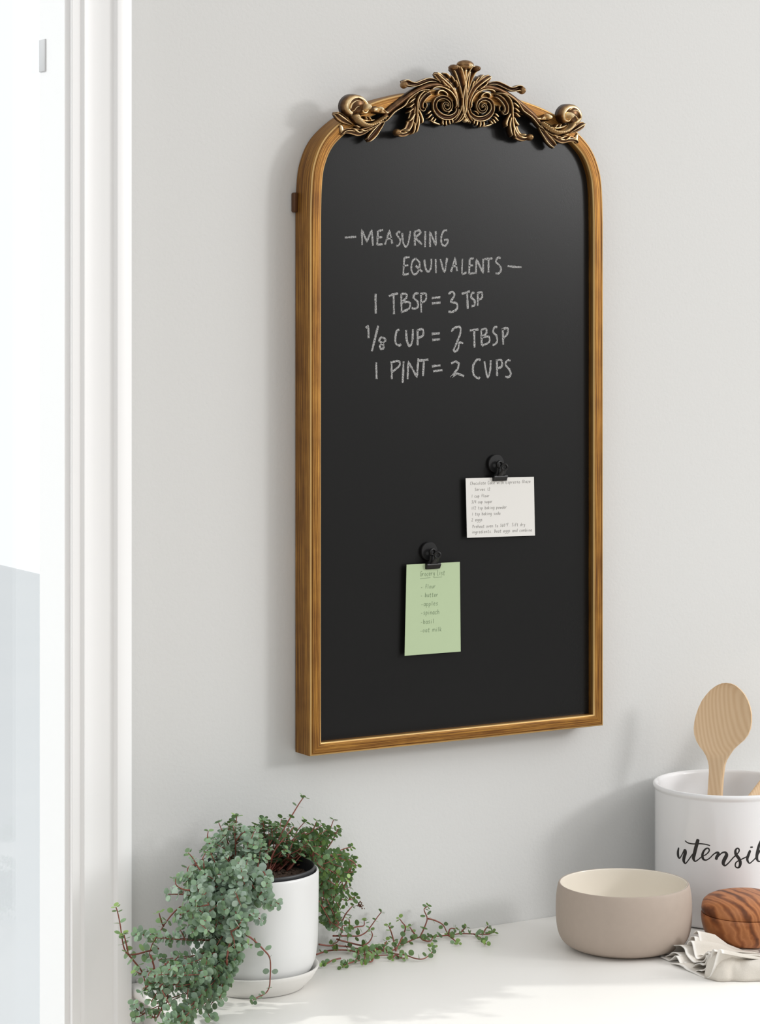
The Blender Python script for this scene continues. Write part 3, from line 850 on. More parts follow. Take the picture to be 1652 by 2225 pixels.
# ------------------------------------------------------------------ magnetic bulldog clips
def make_clip(cx, cz, label):
    """cx, cz: centre of the jaw; local mm, +x right, +z up, -y towards the room"""
    r = thing('magnet_clip', (cx, SY, cz), label, 'clip', 'black magnet clips on the chalkboard')
    o = Vector((cx, 0, cz))
    m = MB()
    n = 28
    dc = o + Vector((-0.0021, 0, 0.0166))
    for_y = [(0.0110, SY - 0.0001), (0.0113, SY - 0.0008), (0.0113, SY - 0.0032), (0.0107, SY - 0.0040), (0.0, SY - 0.0041)]
    rings = [[m.vert((dc.x + rr * cos(2 * pi * k / n), y, dc.z + rr * sin(2 * pi * k / n))) for k in range(n)] if rr > 0 else [m.vert((dc.x, y, dc.z))] for rr, y in for_y]
    m.face(rings[0])
    for A, B in zip(rings, rings[1:]):
        for k in range(n):
            m.face((A[k], A[(k + 1) % n], B[(k + 1) % n], B[k]) if len(B) > 1 else (A[k], A[(k + 1) % n], B[0]))
    m.build('magnet', M['magnet'], r, angle=40)
    # jaw: folded bar gripping the top edge of the paper
    m = MB()
    yf = CY - 0.0012
    prof = [(yf + 0.0022, -0.0034), (yf - 0.0006, -0.0036), (yf - 0.0014, -0.0028), (yf - 0.0036, 0.0016), (yf - 0.0032, 0.0028), (yf - 0.0010, 0.0034), (yf + 0.0034, 0.0030), (yf + 0.0034, -0.001), (yf + 0.0022, -0.0012)]
    prev = None
    for x, sc in ((-0.0098, 0.8), (-0.0094, 1), (0.0094, 1), (0.0098, 0.8)):
        ring = [m.vert((cx + x, yf + (y - yf) * sc, cz + z * sc)) for y, z in prof]
        if prev:
            for k in range(len(ring)):
                m.face((prev[k], prev[(k + 1) % len(ring)], ring[(k + 1) % len(ring)], ring[k]))
        else:
            m.face(ring[::-1])
        prev = ring
    m.face(prev)
    m.build('jaw', M['black'], r, angle=35)
    # two handles: neck strap and rolled ring
    def handle(dy0, dy1, zc, ring_r, tilt, dx):
        h = MB()
        rows = []
        for i in range(9):
            t = i / 8
            w = 0.0052 * (1 - t) + 0.0030 * t
            y = yf - 0.0015 + dy0 + (dy1 - dy0) * t
            z = 0.0022 + (zc - ring_r * 0.8 - 0.0022) * t
            x = dx * t
            rows.append([h.vert((cx + x - w, y, cz + z)), h.vert((cx + x - w, y - 0.0007, cz + z)), h.vert((cx + x + w, y - 0.0007, cz + z)), h.vert((cx + x + w, y, cz + z))])
        for A, B in zip(rows, rows[1:]):
            for k in range(4):
                h.face((A[k], A[(k + 1) % 4], B[(k + 1) % 4], B[k]))
        h.face(rows[0][::-1]); h.face(rows[-1])
        n1, n2 = 24, 10
        c = Vector((cx + dx, yf - 0.0018 + dy1, cz + zc))
        ax = Vector((cos(tilt), sin(tilt), 0)); up = Vector((0, 0, 1)); nn = ax.cross(up)
        R = [[h.vert(c + (ax * cos(2 * pi * i / n1) + up * sin(2 * pi * i / n1)) * (ring_r + 0.0013 * cos(2 * pi * j / n2)) + nn * 0.0018 * sin(2 * pi * j / n2)) for j in range(n2)] for i in range(n1)]
        for i in range(n1):
            for j in range(n2):
                h.face((R[i][j], R[(i + 1) % n1][j], R[(i + 1) % n1][(j + 1) % n2], R[i][(j + 1) % n2]))
        h.build('handle', M['black'], r)
    handle(0.0028, 0.0004, 0.0163, 0.0036, 0.15, -0.0012)
    handle(-0.0010, -0.0075, 0.0135, 0.0034, -0.35, 0.0006)
    return r
jw = onY(1087, 1038.5, CY - 0.002); jg = onY(941.5, 1229.5, CY - 0.002)
make_clip(jw.x, jw.z, 'upper black magnet clip holding the white recipe card')
make_clip(jg.x, jg.z, 'lower black magnet clip holding the green grocery list')

# ------------------------------------------------------------------ pot, saucer
PX, PY = 1.334, -0.090
sc_ = MB()
sc_.lathe([(0, 0.0004), (0.0545, 0.0004), (0.0555, 0.0008), (0.0562, 0.0022), (0.0600, 0.0055), (0.0660, 0.0120), (0.0702, 0.0185), (0.0722, 0.0222), (0.0722, 0.0236), (0.0710, 0.0241), (0.0697, 0.0232), (0.0672, 0.0180), (0.0630, 0.0118), (0.0580, 0.0080), (0.0520, 0.0062), (0, 0.0060)], 96, (PX, PY, CZ))
tag(sc_.build('plant_saucer', M['saucer'], origin=(PX, PY, CZ), angle=60), 'glazed off-white saucer under the trailing plant pot on the counter', 'saucer')
plant = thing('potted_plant', (PX, PY, CZ + 0.006), 'trailing grey-green leafy plant in a white glazed pot at the left end of the counter', 'plant')
RZ = 0.128
mb = MB()
mb.lathe([(0, 0.0062), (0.0500, 0.0062), (0.0525, 0.0072), (0.0560, 0.0102), (0.0612, 0.0160), (0.0655, 0.0235), (0.0688, 0.0330), (0.0706, 0.0460), (0.0716, 0.0800), (0.0720, 0.1180), (0.0720, RZ - 0.002), (0.0715, RZ - 0.0006), (0.0704, RZ), (0.0693, RZ - 0.0008), (0.0688, RZ - 0.003), (0.0680, 0.040), (0.060, 0.014), (0, 0.012)], 96, (PX, PY, CZ))
mb.build('pot', M['pot'], plant, origin=(PX, PY, CZ), angle=60)
mb = MB()
mb.lathe([(0.0600, 0.030), (0.0655, 0.1180), (0.0676, 0.1280), (0.0679, 0.1300), (0.0676, 0.1316), (0.0666, 0.1321), (0.0655, 0.1312), (0.0648, 0.1270), (0.0640, 0.1200), (0.0600, 0.060)], 72, (PX, PY, CZ))
mb.build('nursery_pot', M['liner'], plant, origin=(PX, PY, CZ), angle=60)
random.seed(3)
mb = MB()
rr = [0.0, 0.006, 0.012, 0.018, 0.024, 0.030, 0.036, 0.042, 0.048, 0.054, 0.060, 0.0632]
rings = []
for r_ in rr:
    nseg = 1 if r_ == 0 else 72
    rings.append([mb.vert((PX + r_ * cos(2 * pi * k / 72), PY + r_ * sin(2 * pi * k / 72), CZ + 0.1195 + random.uniform(-0.0024, 0.0024))) for k in range(nseg)])
for A, B in zip(rings, rings[1:]):
    for k in range(72):
        if len(A) == 1: mb.face((A[0], B[k], B[(k + 1) % 72]))
        else: mb.face((A[k], B[k], B[(k + 1) % 72], A[(k + 1) % 72]))
for k in range(260):
    a_, r_ = random.uniform(0, 2 * pi), 0.06 * math.sqrt(random.random())
    q = random.uniform(0.0008, 0.0022)
    mb.ellipsoid((PX + r_ * cos(a_), PY + r_ * sin(a_), CZ + 0.1205), (q * random.uniform(.7, 1.6), q, q * random.uniform(.6, 1)), su=6, sv=4)
mb.build('soil', M['soil'], plant)

# ------------------------------------------------------------------ the plant's trailing stems and leaves
random.seed(21)
PC = Vector((PX, PY, 0))
SOILZ = CZ + 0.1195
RIMZ = CZ + RZ
LEAF_T = []
def leaf(m, base, d, nrm, L, wd, tint):
    """one round, slightly cupped leaf: base point, direction, face normal, length, width"""
    d = d.normalized()
    nrm = (nrm - d * nrm.dot(d))
    nrm = nrm.normalized() if nrm.length > 1e-6 else d.orthogonal().normalized()
    s = d.cross(nrm)
    def pt(x, y):
        z = -0.10 * L * (y * y) * 1.1 - 0.16 * L * max(0, x - 0.45) ** 2 * 1.2 + (0.03 * L if abs(y) > 0.2 else 0)
        return base + d * (x * L) + s * (y * wd) + nrm * z
    out = [(0.0, 0.05), (0.10, 0.27), (0.30, 0.46), (0.55, 0.53), (0.80, 0.42), (0.95, 0.20), (1.0, 0.0)]
    ring = out + [(x, -y) for x, y in out[-2::-1]]
    ring = [(0.0, 0.0)] + out[1:] + [(x, -y) for x, y in out[-2:0:-1]]
    ia = [m.vert(pt(x, y), tint) for x, y in ring]
    ib = [m.vert(pt(0.5 + (x - 0.5) * 0.5, y * 0.5), tint) for x, y in ring]
    c = m.vert(pt(0.5, 0), tint)
    n = len(ring)
    for k in range(n):
        k2 = (k + 1) % n
        m.face((ia[k], ia[k2], ib[k2], ib[k])); m.face((ib[k], ib[k2], c))
def keep_out(p, grow=0.004):
    """push a point out of the pot, off the wall and above the counter"""
    p = Vector(p)
    d = Vector((p.x - PX, p.y - PY, 0))
    lim = 0.0722 + grow
    if p.z < RIMZ + 0.002 and d.length < lim and p.z > CZ + 0.02:
        if not (p.z > SOILZ - 0.004 and d.length < 0.062):
            d = d.normalized() if d.length > 1e-6 else Vector((0, -1, 0))
            p.x, p.y = PX + d.x * lim, PY + d.y * lim
    if p.z < CZ + 0.027 and d.length < 0.078:
        d = d.normalized(); p.x, p.y = PX + d.x * 0.078, PY + d.y * 0.078
    p.y = min(p.y, -0.008)
    if p.x > SX0 - 0.004 and p.z < CZ + 0.003 and p.z > CZ - 0.05:
        p.z = CZ + 0.003
    return p
def spray(paths, tint=0.3, gap=0.0072, L=0.0072, tipup=0.5, r=0.0007, bare=0.0, tipset=True, outw=0.6, parent=plant):
    """one stem with its side shoots (paths of points) and the leaves they carry"""
    sm, lm = MB(), MB()
    for path in paths:
        q = [Vector(p) for p in catmull([tuple(keep_out(p)) for p in path], 7)]
        q = [keep_out(p, 0.0025) for p in q]
        sm.tube(q, lambda t: r * (1.15 - 0.5 * t), 6)
        acc, node, total = 0.0, 0, sum((b - a).length for a, b in zip(q, q[1:]))
        run, ang = 0.0, random.uniform(0, pi)
        nxt = total * bare + gap * random.uniform(0.2, 0.8)
        for a, b in zip(q, q[1:]):
            seg = (b - a).length
            while run + seg >= nxt and seg > 1e-7:
                p = a + (b - a) * ((nxt - run) / seg)
                t = (b - a).normalized()
                f = nxt / max(total, 1e-6)
                put_pair(lm, p, t, ang, L * (random.uniform(0.78, 1.12)) * (1.0 - 0.30 * f ** 3), tint, tipup, outw)
                ang += pi / 2 + random.uniform(-0.35, 0.35)
                nxt += gap * random.uniform(0.75, 1.3) * (1.0 - 0.25 * f)
            run += seg
        if tipset:
            t = (q[-1] - q[-3]).normalized()
            for k in range(2):
                put_pair(lm, q[-1], t, ang + k * pi / 2, L * (0.78 - 0.24 * k), min(1, tint + 0.22), tipup, outw)
    so_ = sm.build('stem', M['stem'], parent, origin=q[0], fix=False)
    if lm.v:
        lm.build('leaves', M['leaf'], so_, fix=False, origin=q[0])
    return so_
def put_pair(lm, p, t, ang, L, tint, tipup, outw):
    u = t.orthogonal().normalized()
    w = t.cross(u)
    rad = Vector((p.x - PX, p.y - PY, 0))
    rad = rad.normalized() if rad.length > 1e-5 else Vector((0, -1, 0))
    for sgn in (0, pi):
        a = ang + sgn + random.uniform(-0.25, 0.25)
        side = u * cos(a) + w * sin(a)
        d = side + t * random.uniform(0.1, 0.45) + Vector((0, 0, 0.12))
        nrm = t * 0.75 + Vector((0, 0, tipup)) + rad * outw + Vector((random.uniform(-.35, .35), random.uniform(-.35, .35), random.uniform(-.25, .35)))
        b = p + side * 0.0012
        tip = b + d.normalized() * L
        if tip.y > -0.003 or (tip.x > SX0 and tip.z < CZ + 0.0005 and tip.z > CZ - 0.03):
            d = Vector((d.x, min(d.y, -0.1), abs(d.z) + 0.25))
        rr_ = math.hypot(tip.x - PX, tip.y - PY)
        if rr_ < 0.0735 and tip.z < RIMZ and tip.z > CZ + 0.02 and not (rr_ < 0.060 and tip.z > SOILZ + 0.002):
            dd = d.normalized(); dd = dd + rad * 0.9; d = dd
        leaf(lm, b, d, nrm, L, L * random.uniform(0.86, 1.0), max(0, min(1, tint + random.uniform(-0.16, 0.16))))
def inpoly(x, y, poly):
    r_ = False
    j = len(poly) - 1
    for i in range(len(poly)):
        xi, yi = poly[i]; xj, yj = poly[j]
        if (yi > y) != (yj > y) and x < (xj - xi) * (y - yi) / (yj - yi) + xi:
            r_ = not r_
        j = i
    return r_
def pick(poly):
    xs = [p[0] for p in poly]; ys = [p[1] for p in poly]
    while True:
        x, y = random.uniform(min(xs), max(xs)), random.uniform(min(ys), max(ys))
        if inpoly(x, y, poly):
            return x, y
def J(s):
    return Vector((random.uniform(-s, s), random.uniform(-s, s), random.uniform(-s, s)))
def pl(o, s, L, y):
    """traced points: enlarged-view coordinates -> a vertical plane at depth y (a number, or one per point)"""
    return [onY(o[0] + a / s, o[1] + b / s, y[i] if isinstance(y, (list, tuple)) else y) for i, (a, b) in enumerate(L)]

def up_stem(poly, y0, y1, tint, lean, n, gap=0.0080, L=0.0082):
    """n stems, each forking low down into two or three leafy shoots"""
    for _ in range(n):
        paths, B0 = [], None
        for _f in range(random.choice((2, 2, 3))):
            for _try in range(12):
                px, py = pick(poly)
                T = onY(px, py, random.uniform(y0, y1))
                if B0 is None or (T - T0).length < 0.05:
                    break
            if B0 is None:
                d = Vector((T.x - PX, T.y - PY, 0))
                v = d * random.uniform(0.25, 0.6)
                if v.length > 0.055: v *= 0.055 / v.length
                B0, T0 = Vector((PX + v.x, PY + v.y, SOILZ)), T
            mid = B0 * 0.45 + T * 0.55 + Vector((0, 0, lean)) + J(0.004)
            paths.append([B0, mid, T])
            for _k in range(random.choice((1, 2))):
                s0 = B0 * 0.4 + mid * 0.6 if random.random() < .5 else mid
                e = s0 + (T - s0) * random.uniform(0.5, 0.95) + J(0.013) + Vector((0, 0, random.uniform(0, 0.01)))
                paths.append([s0, (s0 + e) / 2 + J(0.003), e])
        spray(paths, tint, gap, L, tipup=0.75, bare=0.22, outw=0.25)
def drape(poly, ydepth, tint, n, via=None, gap=0.0072, L=0.0086, tipz=0.004, nb=3, floor_=False, outw=0.85):
    """n stems that hang over the rim, each forking into two trails with side shoots"""
    for _ in range(n):
        paths, B = [], None
        for _f in range(2):
            px, py = pick(poly)
            if floor_:
                g = onZ(px, py, CZ + 0.004)
                y = min(g.y - random.uniform(0.001, 0.030), random.uniform(*ydepth))
            else:
                y = random.uniform(*ydepth)
            T = keep_out(onY(px, py, y), random.uniform(0.006, 0.03))
            d = Vector((T.x - PX, T.y - PY, 0)); d.normalize()
            a = math.atan2(d.y, d.x) + random.uniform(-0.3, 0.3)
            d = Vector((cos(a), sin(a), 0))
            if B is None:
                B = PC + d * random.uniform(0.03, 0.055); B.z = SOILZ
            R1 = PC + d * 0.0705; R1.z = RIMZ + random.uniform(0.006, 0.014)
            R2 = PC + d * random.uniform(0.080, 0.092); R2.z = RIMZ - random.uniform(-0.004, 0.012)
            path = [B, R1, R2]
            if T.z < R2.z - 0.03:
                V = via(T) if via else (R2 * 0.35 + T * 0.65)
                path.append(keep_out(V + J(0.006), 0.012))
            path.append(T)
            path.append(T + d * 0.005 + Vector((0, 0, tipz)) + J(0.003))
            paths.append(path)
            pts = [Vector(p) for p in catmull([tuple(p) for p in path], 5)]
            for _k in range(nb):
                i = random.randrange(int(len(pts) * 0.35), len(pts) - 2)
                s0 = pts[i]
                e = s0 + d * random.uniform(0.004, 0.014) + J(0.013) + Vector((0, 0, random.uniform(-0.012, 0.008)))
                paths.append([s0, (s0 + e) / 2 + J(0.002), e])
        spray(paths, tint, gap, L, tipup=0.45, bare=0.10, outw=outw)

# bushy top
up_stem([(430,1830),(448,1795),(500,1790),(560,1795),(560,1840),(480,1870),(420,1880)], -0.12, -0.06, 0.22, 0.006, 5)
up_stem([(490,1795),(520,1775),(590,1777),(650,1785),(650,1840),(560,1850)], -0.10, -0.04, 0.40, 0.008, 5)
up_stem([(520,1830),(620,1830),(610,1880),(560,1890)], -0.15, -0.10, 0.25, 0.006, 3)
up_stem([(640,1800),(700,1790),(745,1800),(765,1850),(740,1885),(690,1880),(640,1845)], -0.07, -0.025, 0.55, 0.006, 5)
up_stem([(590,1800),(660,1795),(700,1830),(640,1870),(600,1850)], -0.09, -0.05, 0.4, 0.006, 3)
# cascade over the left rim
drape([(415,1895),(480,1870),(560,1890),(578,1945),(560,2000),(500,2030),(440,2020),(405,1960)], (-0.20, -0.12), 0.14, 10)
drape([(440,1960),(560,1950),(575,2000),(530,2040),(450,2050),(420,2010)], (-0.20, -0.15), 0.22, 4)
drape([(400,1905),(450,1900),(470,1960),(440,2020),(405,1985)], (-0.16, -0.11), 0.12, 2)
# long trails down to and over the counter's end
drape([(330,1990),(400,1970),(470,2010),(490,2080),(470,2140),(400,2150),(320,2080)], (-0.19, -0.11), 0.28, 8, via=lambda T: PC + Vector((-0.062, -0.075, CZ + 0.075)), floor_=True, outw=0.5)
drape([(335,2075),(440,2075),(505,2130),(545,2195),(450,2240),(350,2250),(318,2215),(312,2150)], (-0.21, -0.15), 0.28, 10, via=lambda T: PC + Vector((-0.075, -0.085, CZ + 0.055)), floor_=True, outw=0.4)
# behind and beside the pot on the right
drape([(705,1880),(765,1880),(770,1920),(745,1990),(715,2030),(702,1990)], (-0.055, -0.028), 0.62, 5, gap=0.008, L=0.0070, outw=0.5)
drape([(705,1920),(740,1930),(735,2010),(712,2040)], (-0.06, -0.035), 0.55, 3, gap=0.0075, L=0.0068, outw=0.5)

# single stems that stand out
o1, s1 = (230, 1940), 6.608
spray([pl(o1, s1, [(760,800),(600,840),(440,880),(320,880),(262,790),(232,640),(205,450),(170,280),(145,205)], -0.135), pl(o1, s1, [(320,880),(300,760),(270,640),(262,600)], -0.14)], 0.72, 0.0145, 0.0080, tipup=0.5, outw=0.1, r=0.0009)
spray([pl(o1, s1, [(320,880),(420,1000),(500,1100),(550,1220),(570,1330),(600,1365)], -0.135), pl(o1, s1, [(700,1080),(610,1125),(500,1160),(440,1130)], -0.14)], 0.55, 0.013, 0.0078, outw=0.2, r=0.0009)
spray([pl(o1, s1, [(1140,240),(1070,205),(960,300),(880,400),(820,490),(760,590),(740,680)], -0.115), pl(o1, s1, [(830,485),(795,400),(765,290)], -0.115)], 0.62, 0.012, 0.0078, outw=0.1, r=0.0009)
spray([pl(o1, s1, [(640,890),(690,1050),(700,1180),(720,1260),(800,1320)], -0.15), pl(o1, s1, [(900,980),(860,1120),(810,1280),(800,1450),(760,1640),(690,1790)], -0.165)], 0.3, 0.017, 0.0078, r=0.001)
spray([pl(o1, s1, [(930,1060),(870,1200),(840,1420),(820,1600),(740,1780),(690,1790),(640,1760)], -0.168), pl(o1, s1, [(960,1120),(900,1350),(880,1560),(800,1700)], -0.17), pl(o1, s1, [(860,1010),(840,1110),(810,1220),(720,1290)], -0.165)], 0.3, 0.016, 0.0080, r=0.0011)
o2, s2 = (380, 1720), 6.608
for L_, y_, tn in [([(840,860),(850,760),(865,600),(880,450),(890,345)], -0.07, .55), ([(770,860),(760,740),(765,620),(782,500)], -0.075, .6), ([(640,1120),(590,1040),(545,950),(520,880)], -0.12, .3), ([(400,1160),(330,1080),(255,950),(192,880)], -0.14, .4),
                   ([(810,1180),(800,1080),(790,980),(770,880)], -0.13, .25), ([(1000,960),(1012,840),(1018,690),(1032,520)], -0.07, .4), ([(1180,1150),(1200,1030),(1215,940),(1225,870)], -0.14, .2), ([(1300,860),(1345,740),(1380,600),(1392,490)], -0.07, .4),
                   ([(500,760),(470,650),(480,570)], -0.09, .45), ([(420,1100),(410,1000),(400,960),(440,880)], -0.13, .2), ([(230,1420),(110,1400),(20,1340),(10,1250)], -0.15, .35)]:
    spray([pl(o2, s2, L_, y_)], tn, 0.0105, 0.0076, tipup=0.8, outw=0.1, r=0.0008)
o3, s3 = (560, 1710), 6.883
for L_, y_, tn in [([(200,1060),(330,760),(430,560),(535,390),(620,250),(690,150)], -0.085, .5), ([(190,1100),(240,980),(350,820),(470,680),(545,590)], -0.10, .4), ([(640,960),(740,760),(835,620),(885,510)], -0.06, .55), ([(940,900),(1040,740),(1100,590),(1135,490)], -0.045, .45),
                   ([(840,1110),(1010,1060),(1150,985),(1310,920),(1400,900)], -0.06, .6), ([(450,1060),(480,960),(520,840)], -0.10, .3), ([(590,1170),(680,1070),(740,1000),(850,960)], -0.08, .35), ([(1030,940),(1120,800),(1190,660),(1215,620)], -0.04, .7),
                   ([(1160,1480),(1200,1380),(1232,1250),(1245,1180)], -0.05, .6), ([(700,1180),(900,1150),(1050,1100),(1250,1060),(1400,1100),(1480,1180)], -0.05, .6), ([(620,1040),(700,1090),(790,1180),(910,1230),(990,1350),(1040,1450)], -0.055, .5), ([(560,1000),(660,880),(760,800),(840,800)], -0.08, .35)]:
    spray([pl(o3, s3, L_, y_)], tn, 0.0105 if len(L_) < 6 else 0.014, 0.0074, tipup=0.7, outw=0.1, r=0.0010 if len(L_) >= 6 else 0.0008, bare=0.25)
o5, s5 = (400, 1900), 7.509
spray([pl(o5, s5, [(900,900),(1000,980),(1100,1040),(1200,1130),(1310,1240),(1390,1340),(1412,1480),(1405,1700),(1390,1840),(1330,1940),(1210,2000),(1130,2050)], [-.17,-.172,-.172,-.172,-.172,-.172,-.172,-.174,-.176,-.176,-.178,-.18])], 0.25, 0.0155, 0.0072, tipup=0.3, outw=0.9, r=0.0009, bare=0.2)
spray([pl(o5, s5, [(1100,150),(1160,260),(1190,380),(1255,480),(1320,500),(1400,495)], -0.172)], 0.55, 0.009, 0.0072, tipup=0.3, outw=0.9)
spray([pl(o5, s5, [(760,1080),(720,1260),(700,1370),(800,1330),(900,1270),(990,1200),(1060,1140)], -0.178)], 0.4, 0.0095, 0.0076, tipup=0.3, outw=0.9)
spray([pl(o5, s5, [(760,1080),(720,1250),(690,1390),(640,1600),(530,1720),(440,1810),(380,1900)], -0.182), pl(o5, s5, [(700,1380),(688,1560),(610,1770),(500,1890),(440,1950)], -0.184), pl(o5, s5, [(360,1990),(470,1960),(560,1910),(600,1950)], -0.19)], 0.3, 0.02, 0.0078, tipup=0.3, outw=0.6, r=0.001)

# runners creeping along the counter to the right
o4, s4 = (640, 1900), 3.591
def run4(L_, lift=0.003, back=-0.016):
    r_ = []
    for i, (a, b) in enumerate(L_):
        x, y = o4[0] + a / s4, o4[1] + b / s4
        g = onZ(x, y, CZ + lift)
        if g.y > back:
            g = onY(x, y, back)
        r_.append(g)
    return r_
def runner(main, shoots, back=-0.020, gap=0.013):
    spray([run4(main)] + [run4(L_, back=back if L_[0][0] > 620 else -0.032) for L_ in shoots], 0.66, gap, 0.0067, r=0.0009, outw=0.1, tipup=0.7, bare=0.04)
runner([(190,545),(260,556),(320,555),(430,565),(500,580),(600,577),(700,600),(790,620),(870,630),(940,655),(1000,660),(1040,640),(1080,600),(1078,562)],
       [[(790,595),(850,470),(866,410),(842,375),(820,345)], [(790,590),(770,500),(752,440),(735,400)], [(500,580),(495,640),(465,680),(390,705)], [(360,655),(300,668),(260,692),(225,712)], [(700,600),(700,560),(720,520)]], gap=0.019)
runner([(170,625),(230,605),(290,592),(400,590),(480,605),(560,630),(660,632),(760,628)],
       [[(790,625),(770,645),(750,660)], [(790,625),(830,650),(860,655)], [(540,575),(608,620),(602,680),(520,672),(430,690),(375,722)], [(545,580),(550,640),(540,700)], [(560,585),(610,590),(640,610)]], gap=0.018)
runner([(330,505),(380,520),(480,545),(600,572),(690,588),(770,590),(830,555),(900,520),(980,490),(1080,485),(1200,475),(1300,462),(1400,465),(1500,468),(1555,452)],
       [[(980,490),(1020,400),(1036,340),(1012,275),(1040,248)], [(1044,345),(1100,360),(1160,395),(1195,465)], [(1200,475),(1240,505),(1275,540)], [(1400,465),(1460,500),(1495,545)], [(1200,470),(1215,425),(1255,422)], [(1290,462),(1320,430),(1340,410)],
        [(960,495),(920,440),(900,410)], [(985,492),(1010,515),(1060,520),(1080,490)], [(1470,470),(1490,430),(1510,405)]], gap=0.016)
runner([(300,480),(420,480),(500,480),(560,450),(600,400),(650,330),(680,292)], [[(400,440),(480,410),(540,400),(545,360)], [(530,560),(580,530),(608,480),(600,440)]], gap=0.012)
runner([(320,270),(370,370),(366,450),(340,520),(300,545)], [[(375,360),(400,310),(432,270),(452,248)], [(420,440),(430,380),(425,345)]], gap=0.012)
mb = MB()
c0 = onY(783, 1966, -0.034)
for k in range(26):
    q = c0 + Vector((random.gauss(0, 0.0022), random.gauss(0, 0.001), random.gauss(0, 0.0022)))
    mb.ellipsoid(q, (random.uniform(.0004, .0012), random.uniform(.0004, .0008), random.uniform(.0004, .0014)), su=6, sv=4)
tp = onY(766, 1970, -0.032)
mb.tube([tp, (tp + c0) / 2, c0], 0.0003, 5)
mb.build('dried_flower', M['dried'], plant)

# ------------------------------------------------------------------ stoneware bowl
bx_, by_ = 1.7825, -0.165
mb = MB()
prof = [(0, 0.0012), (0.050, 0.0012), (0.0515, 0.0002), (0.0545, 0.0002), (0.0562, 0.0014), (0.0620, 0.0030), (0.0695, 0.0072), (0.0746, 0.0138), (0.0776, 0.0230), (0.0789, 0.0350), (0.0791, 0.0480), (0.0786, 0.0610), (0.0772, 0.0700), (0.0762, 0.0740), (0.0752, 0.0754), (0.0740, 0.0752),
        (0.0733, 0.0740), (0.0738, 0.0640), (0.0744, 0.0500), (0.0735, 0.0380), (0.0705, 0.0260), (0.0640, 0.0160), (0.0540, 0.0095), (0.0400, 0.0062), (0, 0.0055)]
po = prof[:5] + catmull(prof[5:16], 4); pi_ = catmull(prof[15:], 4)
mb.lathe(po + pi_[1:], 128, (bx_, by_, CZ), mats=[0] * (len(po) - 1) + [1] * (len(pi_) - 1))
tag(mb.build('bowl', [M['taupe'], M['cream']], origin=(bx_, by_, CZ), angle=60), 'round taupe stoneware bowl with a cream inside, on the counter', 'bowl')

# ------------------------------------------------------------------ utensil crock with brush lettering
KX, KY, KR, KH = 1.9835, -0.1015, 0.0868, 0.1625
ck = thing('utensil_crock', (KX, KY, CZ), 'large white glazed utensil crock lettered in black script, behind the taupe bowl', 'crock')
mb = MB()
mb.lathe([(0, 0.001), (0.078, 0.001), (0.0815, 0.0005), (0.0845, 0.0022), (0.0862, 0.006), (0.0868, 0.014), (0.0868, 0.154), (0.0871, 0.1555), (0.0886, 0.1572), (0.0892, 0.1595), (0.0886, 0.1618), (0.0868, KH), (0.0846, 0.1617), (0.0832, 0.158), (0.0826, 0.148), (0.0822, 0.020), (0.078, 0.009), (0, 0.008)], 128, (KX, KY, CZ))
mb.build('jar', M['crock'], ck, origin=(KX, KY, CZ), angle=70)
def on_cyl(px, py, R=KR):
    r = ray(px, py)
    a = r.x ** 2 + r.y ** 2
    dx, dy = CAMP.x - KX, CAMP.y - KY
    b = 2 * (r.x * dx + r.y * dy); c = dx * dx + dy * dy - R * R
    D = max(b * b - 4 * a * c, 0)
    return CAMP + r * ((-b - math.sqrt(D)) / (2 * a))
def script(m, st, lift=0.00018):
    q = catmull(st, 8)
    rows = []
    P = [(1440 + a / 7.792, 1780 + b / 7.792, (w * 1.12 + 3) / 7.792 / 2) for a, b, w in q]
    n = len(P)
    for i in range(n):
        a, b = P[max(i - 1, 0)], P[min(i + 1, n - 1)]
        t = Vector((b[0] - a[0], b[1] - a[1])); t = t.normalized() if t.length > 1e-9 else Vector((1, 0))
        nn = Vector((-t.y, t.x))
        row = []
        e = 1.0 if 0 < i < n - 1 else 0.5
        for k, s in enumerate((-1, -0.8, 0, 0.8, 1)):
            p = on_cyl(P[i][0] + nn.x * s * P[i][2] * e, P[i][1] + nn.y * s * P[i][2] * e)
            d = Vector((p.x - KX, p.y - KY, 0)).normalized()
            row.append(m.vert(p + d * (lift if 0 < k < 4 else 0.00002)))
        rows.append(row)
    for A, B in zip(rows, rows[1:]):
        for k in range(4):
            m.face((A[k], A[k + 1], B[k + 1], B[k]))
    m.face(rows[0]); m.face(rows[-1][::-1])
mb = MB()
